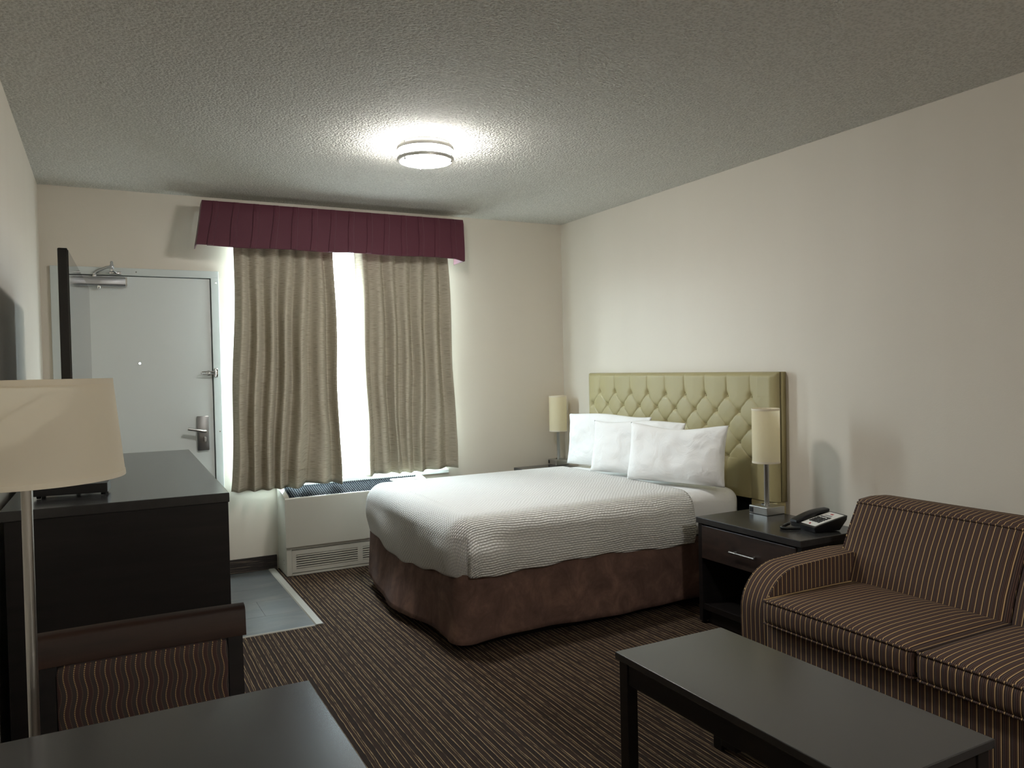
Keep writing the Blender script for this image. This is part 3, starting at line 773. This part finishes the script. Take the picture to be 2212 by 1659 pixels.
def pillow(label, a, b, h, tilt, thick, seed):
    """a, b: plan positions of the two lower corners; pillow leans back by tilt"""
    rnd = random.Random(seed); A, Bv = Vector((a[0], a[1], 0)), Vector((b[0], b[1], 0))
    wv = (Bv-A); wid = wv.length; wx = wv.normalized()
    nrm = Vector((wx.y, -wx.x, 0))           # toward the room
    if nrm.x > 0: nrm = -nrm
    upv = (Vector((0, 0, 1))*math.cos(tilt) - nrm*math.sin(tilt)).normalized(); fwd = wx.cross(upv).normalized()
    if fwd.x > 0: fwd = -fwd
    bm = NB(); nu, nv = 70, 44
    def P(u, v, s):
        U, V = u*2-1, v*2-1
        e = max(0, (1-abs(U)**3.2))**.55 * max(0, (1-abs(V)**3.0))**.55
        ear = 1 - .045*(1-abs(V)**2)*abs(U)**3 ; earv = 1 - .07*(1-U*U)*abs(V)**3*(1 if V > 0 else .3)
        wr = .016*noise.noise(Vector((U*1.7, V*1.4, seed*3.1)))*e + .007*noise.noise(Vector((U*4.5+V, V*3.5-U, seed*1.7)))*e + .004*noise.noise(Vector((U*11, V*4, seed)))*sm(.55, .95, abs(U))
        t = thick*.5*e*(1.15 - .35*V) + wr*s
        sag = .012*math.sin(U*3+seed)*(V+1)*.5
        p = Vector((a[0], a[1], .662)) + wx*(wid*(.5 + .5*U*ear)) + upv*(h*(.5+.5*V*earv) + sag)
        return p + fwd*s*t + fwd*thick*.10
    F = [[bm.verts.new(P(i/nu, j/nv, 1)) for j in range(nv+1)] for i in range(nu+1)]
    Bk = [[F[i][j] if i in (0, nu) or j in (0, nv) else bm.verts.new(P(i/nu, j/nv, -1)) for j in range(nv+1)] for i in range(nu+1)]
    for G in (F, Bk):
        for i in range(nu):
            for j in range(nv): bm.faces.new((G[i][j], G[i+1][j], G[i+1][j+1], G[i][j+1]))
    zmin = min(v.co.z for v in bm.verts)
    bmesh.ops.translate(bm, verts=bm.verts, vec=(0, 0, .664-zmin))
    o = obj('pillow', bm, 'cotton', None, True, origin=((a[0]+b[0])/2, (a[1]+b[1])/2, .664))
    tag(o, label, 'pillow', 'bed pillows'); return o
pillow('white pillow at the far side of the bed, behind the other two', (3.000, 4.850), (3.195, 4.13), .375, .10, .095, 2)
pillow('white pillow in the middle of the three overlapping bed pillows', (2.905, 4.40), (3.14, 3.735), .355, .17, .105, 7)
pillow('front white pillow nearest the bedside telephone', (2.885, 3.955), (3.125, 3.345), .345, .17, .125, 11)

def headboard():
    y0, y1, zt, xf = 3.168, 5.092, 1.319, 3.336; xb = XR-.002
    h = thing('headboard', (xb, (y0+y1)/2, .05), 'olive vinyl headboard with diamond button tufting', 'headboard')
    NU, NV = 480, 170; zb = .58; sp, rw = .1945, .0925; yb0, zr = 3.366, 1.176
    def tuft(y, z):
        p = (y-yb0)/sp; q = (zr-z)/rw
        edge = sm(0, .05, y-y0)*sm(0, .05, y1-y)*sm(0, .03, zt-z)
        ins = sm(-.75, -.45, p)*sm(8.75, 8.45, p)
        dA = lambda t: abs(t-round(t))
        cre = lambda d: .40*(1-math.exp(-d/.022)) + .60*min(1, d/.5)**.5
        if q < 0:
            t = cre(dA(p)) if -.3 < p < 8.3 else 1
            k = sm(0, 1.2, -q); t = lerp(t, 1, .35*k)
            a, b = p, p
            hh = t*lerp(1, .98, k)
            # just above the first row the diamonds blend in
            aa, bb = p+q/2, p-q/2
        else:
            aa, bb = p+q/2, p-q/2
            hh = (cre(dA(aa))*cre(dA(bb)))**.55 if q <= 4.02 else lerp((cre(dA(p)) if -.3 < p < 8.3 else 1), 1, .3)
            if q > 4.02 and not (abs(p) < .5 or abs(p-8) < .5): hh = lerp(hh, 1, .6)
        hh = lerp(1, hh, ins)
        # button pits
        pit = 0
        for r in range(5):
            zz = zr-r*rw; o = .5 if r % 2 else 0
            k = round(p-o); k = min(max(k, 0), 8)
            yy = yb0+(k+o)*sp
            pit = max(pit, math.exp(-(((y-yy)/.020)**2 + ((z-zz)/.020)**2)))
        return (.014*hh - .012*pit)*edge
    def roundx(y, z):
        e = 0
        for d in (y-y0, y1-y, zt-z):
            if d < .022: e = max(e, .022-math.sqrt(max(0, .022**2-(.022-d)**2)))
        return e
    def f(u, v):
        y, z = lerp(y0, y1, u), lerp(zb, zt, v)
        return (xf + .013 - tuft(y, z) + roundx(y, z), y, z)
    bm = grid(f, NU, NV)
    # close the shell: edges back to the wall
    bm2 = NB(); add_box(bm2, xf+.047, xb, y0, y1, zb, zt-.0, 0)
    join(bm, bm2)
    obj('tufted_panel', bm, 'olive', h, True)
    rim = NB()
    L = [(y0, zb), (y0, zt), (y1, zt), (y1, zb)]
    for (ya, za), (yb_, zb_) in zip(L, L[1:]):
        n = 8; A = []; B = []
        for k in range(n+1):
            y, z = lerp(ya, yb_, k/n), lerp(za, zb_, k/n)
            A.append(rim.verts.new((xf+.0435, y, z))); B.append(rim.verts.new((xf+.048, y, z)))
        for k in range(n): rim.faces.new((A[k], A[k+1], B[k+1], B[k]))
    obj('edge_band', rim, 'olive', h)
    for a, b in ((y0+.001, 3.372), (4.888, y1-.001)):
        obj('side_leg', box(xf+.004, xb-.001, a, b, .06, zb-.0005, bev=.012, seg=3), 'olive', h, 'auto')
    obj('back_board', box(xf+.045, xb-.002, 3.375, 4.885, .30, zb-.0005, bev=.002), 'black_gap', h)
    for r in range(5):
        for k in range(9):
            yy = yb0+(k+(.5 if r % 2 else 0))*sp; zz = zr-r*rw
            bt = NB(); bmesh.ops.create_uvsphere(bt, u_segments=10, v_segments=6, radius=.006)
            bmesh.ops.scale(bt, vec=(.5, 1, 1), verts=bt.verts); bmesh.ops.translate(bt, verts=bt.verts, vec=(xf+.0185, yy, zz))
            obj('tuft_button', bt, 'olive', h, True)
headboard()

# ---------------------------------------------------------------- nightstands, bedside lamps, telephone
def nightstand(x0, x1, y0, y1, zt, label):
    t = thing('nightstand', ((x0+x1)/2, (y0+y1)/2, 0), label, 'nightstand', 'dark nightstands beside the bed')
    obj('top', box(x0-.012, x1, y0-.004, y1+.004, zt-.032, zt, bev=.003), 'laminate_top', t)
    for a, b in ((y0, y0+.028), (y1-.028, y1)): obj('side_panel', box(x0, x1, a, b, .012, zt-.0325, bev=.002), 'laminate', t)
    obj('back_panel', box(x1-.012, x1-.001, y0+.0285, y1-.0285, .03, zt-.033, bev=.001), 'laminate', t)
    dr = obj('drawer', box(x0-.004, x1-.014, y0+.031, y1-.031, zt-.215, zt-.040, bev=.003), 'drawer_wood', t)
    ym = (y0+y1)/2; zh = zt-.135; hb = NB()
    add_tube(hb, [(x0-.032, ym-.085, zh), (x0-.032, ym+.085, zh)], .0055, 10)
    for s in (-.062, .062): add_tube(hb, [(x0-.005, ym+s, zh), (x0-.032, ym+s, zh)], .0045, 8)
    obj('bar_handle', hb, 'nickel', dr, 'auto')
    obj('shelf', box(x0+.006, x1-.013, y0+.0285, y1-.0285, .075, .107, bev=.002), 'laminate', t)
    obj('toe_kick', box(x0+.035, x0+.053, y0+.0285, y1-.0285, .004, .0745, bev=.002), 'laminate', t)
    for a in (y0+.004, y1-.024):
        for x in (x0+.01, x1-.03): obj('foot', box(x, x+.02, a, a+.02, .0015, .0118, bev=.002), 'black_plastic', t)
    return t
NZ = .565; NZF = .575
nightstand(2.768, 3.195, 2.484, 3.176, NZ, 'dark nightstand between the bed and the striped sofa')
nightstand(2.892, 3.330, 4.93, 5.475, NZF, 'dark nightstand on the window side, mostly hidden behind the bed')
def bedside_lamp(cx, cy, z0, label, rz=0):
    t = thing('table_lamp', (cx, cy, z0), label, 'lamp', 'cylinder bedside lamps', rz=rz)
    L = dict(local=True)
    bs = obj('base', box(-.064, .064, -.064, .064, .0008, .042, bev=.002), 'nickel', t, **L)
    obj('outlet', box(-.0662, -.0642, .036, .060, .008, .034, bev=.0008), 'black_plastic', bs, **L)
    obj('rocker_switch', prism([(-.008, .0422), (.008, .0422), (.006, .0505), (-.006, .046)], 'y', .018, .034), 'black_plastic', bs, **L)
    po = NB(); prof = [(.0165, .0425), (.0165, .048), (.0135, .05), (.0135, .275), (.016, .28), (.016, .31)]
    add_lathe(po, prof, (0, 0, 0), 28)
    obj('stem', po, 'nickel', t, 'auto', **L)
    r, za, zb = .072, .272, .562
    obj('shade', lathe([(r, za), (r, zb)], (0, 0, 0), 56, capa=False, capb=False), 'shade_cream', t, 'auto', **L)
    for z in (za-.001, zb-.010): obj('shade_trim', ring([(r+.0004, z), (r+.0012, z+.0055), (r+.0004, z+.011), (r-.0016, z+.011), (r-.0016, z)], (0, 0, 0), 56), 'shade_trim', t, 'auto', **L)
    sp = NB()
    for k in range(3):
        a = 2*PI*k/3+.4; add_tube(sp, [(.012*math.cos(a), .012*math.sin(a), .530), ((r-.0022)*math.cos(a), (r-.0022)*math.sin(a), .556)], .0015, 6)
    add_lathe(sp, [(.014, .526), (.014, .533)], (0, 0, 0), 16)
    obj('spider', sp, 'nickel', t, **L)
    obj('bulb', lathe([(.012, .31), (.013, .34), (.028, .39), (.030, .42), (.02, .448), (.005, .456)], (0, 0, 0), 20), 'white_plastic', t, 'auto', **L)
    return t
bedside_lamp(3.128, 3.040, NZ, 'cream cylinder bedside lamp on the nightstand by the telephone')
bedside_lamp(3.278, 5.440, NZF, 'cream cylinder bedside lamp in the corner behind the pillows')

def telephone():
    t = thing('telephone', (3.035, 2.635, NZ), 'black corded desk telephone on the nightstand', 'telephone', rz=math.radians(-11))
    L = dict(local=True); X0, X1, Y0, Y1 = -.085, .105, -.095, .085
    # body: low at the front (-x), high at the back (+x)
    top = lambda x: lerp(.026, .070, max(0, (x-X0)/(X1-X0))**.9)
    xs = [X0 + (X1-X0)*k/10 for k in range(11)]
    poly = [(X0+.006, .003)] + [(x, top(x)) for x in xs] + [(X1-.004, .05), (X1-.045, .003)]
    bm = NB(); add_prism(bm, [(x, z) for x, z in poly], 'y', Y0, Y1, bev=.003)
    body = obj('body', bm, 'black_plastic', t, 'auto', **L)
    # faceplate strip following the top on the right-hand (-y) part
    def strip(name, xa, xb, ya, yb, lift, mat, par, th=.0012):
        b = NB(); n = 8; rows = []
        for k in range(n+1):
            x = lerp(xa, xb, k/n); z = top(x)+lift
            rows.append([b.verts.new((x, y, zz)) for y, zz in ((ya, z), (yb, z), (yb, z+th), (ya, z+th))])
        for A, Bq in zip(rows, rows[1:]):
            for k in range(4): b.faces.new((A[k], A[(k+1) % 4], Bq[(k+1) % 4], Bq[k]))
        b.faces.new(rows[0]); b.faces.new(rows[-1][::-1])
        return obj(name, b, mat, par, False, **L)
    face = strip('faceplate', X0+.014, X1-.010, Y0+.010, .018, .0003, 'paper', body)
    for r in range(4):
        for c in range(3):
            x = -.036 + r*.0145; y = .004 - c*.019
            strip('key', x, x+.0095, y-.013, y, .0017, 'black_plastic', face, .0035)
    for k in range(5): strip('side_key', -.036+k*.0145, -.0275+k*.0145, -.066, -.052, .0017, 'black_plastic', face, .003)
    strip('button_bar', .030, .035, -.066, .006, .0017, 'black_plastic', face, .002)
    strip('card_text', .046, .058, -.05, .0, .0017, 'grey_print', face, .0003); strip('card_logo', .068, .078, -.036, -.016, .0017, 'red_print', face, .0003)
    strip('message_lamp', -.064, -.056, -.036, -.030, .0017, 'red_print', face, .003)
    # handset lying along the left side
    hs = NB(); hy0, hy1 = .030, .078; rows = []
    for k in range(17):
        s = k/16; x = lerp(X0-.004, X1-.002, s); zc = top(x)+.002; hgt = .012 + .010*math.sin(PI*s)
        lo = zc + (.0 if s < .22 or s > .78 else .006)
        rows.append([hs.verts.new((x, y, z)) for y, z in ((hy0, lo), (hy1, lo), (hy1, zc+hgt*.8), (hy1-.008, zc+hgt), (hy0+.008, zc+hgt), (hy0, zc+hgt*.8))])
    for A, Bq in zip(rows, rows[1:]):
        for k in range(6): hs.faces.new((A[k], A[(k+1) % 6], Bq[(k+1) % 6], Bq[k]))
    hs.faces.new(rows[0]); hs.faces.new(rows[-1][::-1])
    obj('handset', hs, 'black_plastic', t, 'auto', **L)
    # coiled cord loop on the table
    pts = []; N_ = 520
    def cc(t):
        return Vector((X0 + .004 - .085*max(0, math.sin(PI*t))**.7, -0 + .034 + .038*math.cos(PI*t), .0088 + .010*max(0, 1-t*6)))
    for k in range(N_):
        t_ = .02 + .96*k/(N_-1); c0 = cc(t_); T = (cc(t_+.01)-cc(t_-.01)).normalized(); n1 = Vector((0, 0, 1)).cross(T).normalized(); ph = k*2*PI/8
        pts.append(c0 + .0062*math.cos(ph)*n1 + .0060*math.sin(ph)*Vector((0, 0, 1)))
    obj('coiled_cord', tube(pts, .0017, 5), 'gloss_black', t, True, **L)
telephone()

# ---------------------------------------------------------------- sofa
def sofa():
    YA0, YA1 = 2.252, 2.392; YN0, YN1 = .80, .94; xf, xbk = 2.305, 3.30
    s = thing('sofa', (2.8, 1.596, 0), 'brown two seat sofa in tan pinstripe fabric against the wall', 'sofa')
    # arms: one sweeping band over front and top
    top = .552
    def arm_outline():
        o = [(xf+.012, .055), (xf+.004, .20), (xf, .33)]
        for k in range(13):
            a = PI/2*k/12; o.append((xf+.20 - .20*math.cos(a)**1.0, .36 + (top-.012-.36)*math.sin(a)))
        o += [(xf+.36, top-.004), (xf+.52, top), (3.02, top-.006), (3.05, top-.03), (3.05, .055)]
        return o
    OUT = arm_outline()
    for a, b in ((YA0, YA1), (YN0, YN1)):
        bm = NB(); add_prism(bm, OUT, 'y', a, b, bev=.010, seg=3)
        bm.faces.ensure_lookup_table(); bm.normal_update()
        for f in bm.faces:
            if abs(f.normal.y) > .75: f.material_index = 1
        ar = obj('arm', bm, ['stripe_y', 'stripe_x'], s, 'auto')
        for y in (a+.004, b-.004): obj('piping', tube([(x + (.004 if i < 3 else .002), y, z-.003 if i > 2 else z) for i, (x, z) in enumerate(OUT[:-3])], .0042, 6), 'stripe_x', ar, True)
    yi0, yi1 = YN1+.002, YA0-.002; ym = (yi0+yi1)/2
    obj('base_rail', box(xf-.006, xf+.075, yi0, yi1, .060, .338, bev=.010, seg=3), 'stripe_y', s, 'auto')
    obj('seat_deck', box(xf+.076, 3.04, yi0, yi1, .20, .336, bev=.004), 'black_gap', s)
    # seat cushions
    for a, b in ((ym+.002, yi1-.002), (yi0+.002, ym-.002)):
        bm = rounded_block(xf-.030, 2.815, a, b, .341, .437, .022, (30, 30, 8), crown=.020, crownx=.006)
        c = obj('seat_cushion', bm, 'stripe_y', s, True)
        for z in (.345, .432):
            x0, x1, e = xf-.029, 2.80, .006
            zt = z if z < .4 else z+.002
            def cr(x, y, zz):
                u = (x-x0)/(x1-x0)*2-1; v = (y-a)/(b-a)*2-1
                return zz + (.020*max(0, 1-abs(u)**4)*max(0, 1-abs(v)**4) if zz > .4 else 0)
            loop = []
            for k in range(20): loop.append((x0+.002, lerp(a+e+.006, b-e-.006, k/19)))
            for k in range(20): loop.append((lerp(x0+.012, x1, k/19), b-e+.002))
            path = [(x, y, cr(x, y, zt)) for x, y in loop]
            loop2 = [(lerp(x0+.012, x1, k/19), a+e-.002) for k in range(20)][::-1]
            path = [(x, y, cr(x, y, zt)) for x, y in loop2] + path
            obj('piping', tube(path, .0045, 6), 'stripe_y', c, True)
    # back: two panels leaning back, boxed top, piping along the front top edge
    yb0, yb1 = .862, 2.330
    def back(a, b, name):
        def prof(e):
            # e: 0 in the middle .. 1 at the panel edge (rounds the front face)
            k = .020*e*e
            return [(2.775+k, .345), (2.785+k, .42), (2.818+k, .52), (2.868+k, .63), (2.925+k, .735-.004*e), (2.938+k*.8, .752-.005*e), (2.955, .762-.005*e), (3.03, .772-.008*e), (3.10, .768-.008*e), (3.14, .745-.006*e), (3.17, .60), (3.20, .30), (3.20, .19)]
        bm = NB(); rows = []; n = 26
        for i in range(n+1):
            t = i/n; y = lerp(a, b, t); d = min(y-a, b-y); e = 1-min(1, d/.035)
            rows.append([bm.verts.new((x, y, z)) for x, z in prof(e)])
        for A, B in zip(rows, rows[1:]):
            for k in range(len(A)): bm.faces.new((A[k], A[(k+1) % len(A)], B[(k+1) % len(A)], B[k]))
        bm.faces.new(rows[0]); bm.faces.new(rows[-1][::-1])
        bm.normal_update()
        for f in bm.faces:
            if abs(f.normal.y) > .9: f.material_index = 1
        o = obj(name, bm, ['stripe_y', 'stripe_x'], s, 'auto')
        path = []
        for k in range(30):
            y = lerp(a+.002, b-.002, k/29); d = min(y-a, b-y); e = 1-min(1, d/.035)
            path.append((2.933+.016*e*e, y, .749-.005*e))
        obj('piping', tube(path, .005, 6), 'stripe_y', o, True)
        for y in ([b-.001] if b > 2 else [a+.001]):
            obj('piping', tube([(x-.001, y, z) for x, z in prof(1)[:6]], .0042, 6), 'stripe_x', o, True)
    back((yb0+yb1)/2+.003, yb1, 'back_cushion'); back(yb0, (yb0+yb1)/2-.003, 'back_cushion')
    obj('back_frame', box(3.06, 3.32, .81, 2.382, .06, .18, bev=.01, seg=3), 'stripe_y', s, 'auto')
    obj('rear_panel', box(3.205, 3.32, .81, 2.382, .181, .60, bev=.02, seg=3), 'stripe_y', s, 'auto')
    for x in (xf+.03, 3.26):
        for y in (.86, 2.33): obj('foot', box(x-.022, x+.022, y-.022, y+.022, .0015, .0545 if x < 3 else .0595, bev=.003), 'laminate', s)
sofa()

# ---------------------------------------------------------------- coffee table
def coffee_table():
    x0, x1, y0, y1, zt = 1.482, 1.948, 1.146, 2.122, .42
    t = thing('coffee_table', ((x0+x1)/2, (y0+y1)/2, 0), 'low dark rectangular coffee table in front of the sofa', 'table')
    obj('tabletop', box(x0, x1, y0, y1, zt-.024, zt, bev=.0025), 'laminate_top', t)
    lg = .042
    for x in (x0+.010, x1-.010-lg):
        for y in (y0+.010, y1-.010-lg): obj('leg', box(x, x+lg, y, y+lg, .002, zt-.0245, bev=.002), 'laminate', t)
    a0, a1 = zt-.098, zt-.0245
    for x in (x0+.016, x1-.034): obj('apron', box(x, x+.018, y0+.053, y1-.053, a0, a1, bev=.002), 'laminate', t)
    for y in (y0+.016, y1-.034): obj('apron', box(x0+.053, x1-.053, y, y+.018, a0, a1, bev=.002), 'laminate', t)
    obj('stretcher', box(x0+.0345, x1-.0345, 1.60, 1.66, a0-.030, a0+.010, bev=.003), 'laminate', t)
coffee_table()

# ---------------------------------------------------------------- desk, chair, floor lamp
def desk():
    x0, x1, y0, y1, zt = -.322, .35, .62, 1.578, .75
    t = thing('desk', ((x0+x1)/2, (y0+y1)/2, 0), 'dark grey topped table in the near left corner', 'table')
    obj('tabletop', box(x0, x1, y0, y1, zt-.032, zt, bev=.003), 'laminate_top', t)
    for x in (x0+.015, x1-.065):
        for y in (y0+.015, y1-.065): obj('leg', box(x, x+.05, y, y+.05, .002, zt-.0325, bev=.003), 'laminate', t)
    for x in (x0+.022, x1-.04): obj('apron', box(x, x+.018, y0+.066, y1-.066, zt-.10, zt-.0325, bev=.002), 'laminate', t)
    obj('apron', box(x0+.066, x1-.066, y0+.022, y0+.04, zt-.10, zt-.0325, bev=.002), 'laminate', t)
desk()
def chair():
    cx, yb = .0635, 1.878
    t = thing('dining_chair', (cx, 1.68, 0), 'dark wooden chair with wavy patterned upholstery pulled up to the table', 'chair')
    hw = .2075
    # back posts run on into the rear legs
    for s in (-1, 1):
        xa = cx + s*(hw-.020)
        bm = NB(); rows = []
        for z, dy in ((.002, .05), (.22, .015), (.44, -.020), (.62, -.010), (.766, 0)):
            rows.append([bm.verts.new((x, y, z)) for x, y in ((xa-.016, yb+dy), (xa+.016, yb+dy), (xa+.016, yb+dy+.030), (xa-.016, yb+dy+.030))])
        for A, B in zip(rows, rows[1:]):
            for k in range(4): bm.faces.new((A[k], A[(k+1) % 4], B[(k+1) % 4], B[k]))
        bm.faces.new(rows[0]); bm.faces.new(rows[-1][::-1])
        obj('back_post', bm, 'laminate', t)
    # top rail, leaning back with a rounded crest
    prof = [(yb-.003, .767), (yb+.003, .822), (yb+.007, .829), (yb+.014, .8325), (yb+.028, .835), (yb+.032, .832), (yb+.033, .800), (yb+.030, .767)]
    bm = NB(); rows = []; n = 14
    for k in range(n+1):
        x = lerp(cx-hw-.004, cx+hw+.004, k/n); c = .012*(1-((x-cx)/hw)**2)
        rows.append([bm.verts.new((x, y+c*.5, z)) for y, z in prof])
    for A, B in zip(rows, rows[1:]):
        for k in range(len(prof)): bm.faces.new((A[k], A[(k+1) % len(prof)], B[(k+1) % len(prof)], B[k]))
    bm.faces.new(rows[0]); bm.faces.new(rows[-1][::-1])
    obj('top_rail', bm, 'mahogany', t, 'auto')
    obj('back_pad', rounded_block(cx-hw+.037, cx+hw-.037, yb-.014, yb+.026, .515, .766, .012, (18, 6, 12), 0), 'wavy', t, True)
    obj('seat', rounded_block(cx-.168, cx+.185, 1.46, 1.852, .435, .490, .02, (14, 14, 6), crown=.008), 'wavy', t, True)
    obj('seat_frame', box(cx-.155, cx+.175, 1.475, 1.845, .375, .4345, bev=.003), 'laminate', t)
    for x in (cx-.150, cx+.140): obj('leg', box(x, x+.030, 1.478, 1.508, .002, .3745, bev=.003), 'laminate', t)
chair()
def floor_lamp():
    c = (-.136, 1.715, 0)
    t = thing('floor_lamp', c, 'floor lamp with off white drum shade and metal pole behind the table', 'lamp')
    obj('base', lathe([(.105, .002), (.108, .006), (.106, .016), (.03, .022), (.012, .03)], c, 40), 'nickel', t, 'auto')
    obj('pole', lathe([(.0095, .028), (.0095, 1.235)], c, 24), 'nickel', t, 'auto')
    rb, rt, zb, zt = .168, .1505, 1.183, 1.369
    obj('shade', lathe([(rb, zb), (rt, zt)], c, 72, capa=False, capb=False), 'shade_white', t, 'auto')
    obj('shade_trim', ring([(rt+.0009, zt-.011), (rt+.0006, zt+.001), (rt-.0025, zt+.001), (rt-.0018, zt-.011)], c, 72), 'shade_trim', t, 'auto')
    obj('shade_trim', ring([(rb+.0009, zb-.001), (rb+.0002, zb+.009), (rb-.0022, zb+.009), (rb-.0025, zb-.001)], c, 72), 'shade_trim', t, 'auto')
    sp = NB()
    for k in range(3):
        a = 2*PI*k/3+.9; add_tube(sp, [(c[0]+.010*math.cos(a), c[1]+.010*math.sin(a), 1.330), (c[0]+(rt-.004)*math.cos(a), c[1]+(rt-.004)*math.sin(a), 1.352)], .0018, 6)
    add_lathe(sp, [(.012, 1.325), (.012, 1.334)], c, 14)
    obj('spider', sp, 'nickel', t)
    obj('bulb', lathe([(.014, 1.2355), (.015, 1.26), (.028, 1.285), (.026, 1.31), (.008, 1.324)], c, 20), 'white_plastic', t, 'auto')
floor_lamp()

# ---------------------------------------------------------------- dresser, television, box
def dresser():
    zt = .95; rz = math.radians(-.9)
    t = thing('dresser', (.383, 2.911, 0), 'tall dark dresser against the left wall under the television', 'dresser', rz=rz)
    L = dict(local=True); Wd, Ln = .692, 1.82     # local: x from -Wd..0, y from 0..Ln
    obj('top', box(-Wd, 0, 0, Ln, zt-.034, zt, bev=.003), 'laminate_top', t, **L)
    obj('side_panel', box(-Wd+.012, -.004, .006, .030, .006, zt-.0345, bev=.002), 'laminate', t, **L)
    obj('side_panel', box(-Wd+.012, -.004, Ln-.030, Ln-.006, .006, zt-.0345, bev=.002), 'laminate', t, **L)
    obj('back_panel', box(-Wd+.012, -Wd+.022, .0305, Ln-.0305, .05, zt-.0345, bev=.001), 'laminate', t, **L)
    obj('carcass', box(-Wd+.023, -.028, .0305, Ln-.0305, .07, zt-.035, bev=.001), 'laminate', t, **L)
    for c in range(3):
        for r in range(3):
            a = .034 + c*(Ln-.068)/3; b = a + (Ln-.068)/3 - .005; z0 = .09 + r*.272
            d = obj('drawer', box(-.0275, -.006, a, b, z0, z0+.266, bev=.002), 'drawer_wood', t, **L)
            hb = NB(); ym = (a+b)/2; z = z0+.15
            add_tube(hb, [(.018, ym-.07, z), (.018, ym+.07, z)], .005, 8)
            for s in (-.05, .05): add_tube(hb, [(-.0058, ym+s, z), (.018, ym+s, z)], .004, 8)
            obj('bar_handle', hb, 'nickel', d, 'auto', **L)
    obj('plinth', box(-Wd+.03, -.04, .031, Ln-.031, .002, .0695, bev=.002), 'laminate', t, **L)
dresser()
def television():
    rz = math.radians(-1.9)
    # local: screen faces +x, width runs along y from 0 (near edge) to 1.30
    t = thing('television', (-.098, 3.0, .951), 'large flat television seen almost edge on above the dresser', 'television', rz=rz)
    L = dict(local=True); Wd, z0, z1 = 1.30, .115, .856
    obj('housing', box(-.030, 0, 0, Wd, z0, z1, bev=.004), 'gloss_black', t, **L)
    obj('rear_cover', box(-.058, -.0305, .45, Wd-.30, z0+.05, z1-.22, bev=.012), 'black_plastic', t, **L)
    obj('screen', box(.0002, .0022, .006, Wd-.006, z0+.014, z1-.006, bev=.0006, seg=1), 'screen', t, **L)
    for y in (.42, Wd-.24):
        f = NB(); add_box(f, -.024, -.008, y-.012, y+.012, .012, z0+.002, .003); add_box(f, -.13, .015, y-.014, y+.014, .001, .012, .003)
        obj('foot', f, 'black_plastic', t, **L)
television()
def cable_box():
    t = thing('cable_box', (-.11, 3.19, .951), 'small black cable box on the dresser behind the lamp pole', 'electronics', rz=math.radians(-6))
    L = dict(local=True)
    obj('case', box(-.115, .115, -.055, .055, .0085, .042, bev=.002), 'black_plastic', t, **L)
    for x in (-.10, .10):
        for y in (-.045, .045): obj('foot', lathe([(.007, .0008), (.008, .0083)], (x, y, 0), 10), 'gloss_black', t, **L)
cable_box()
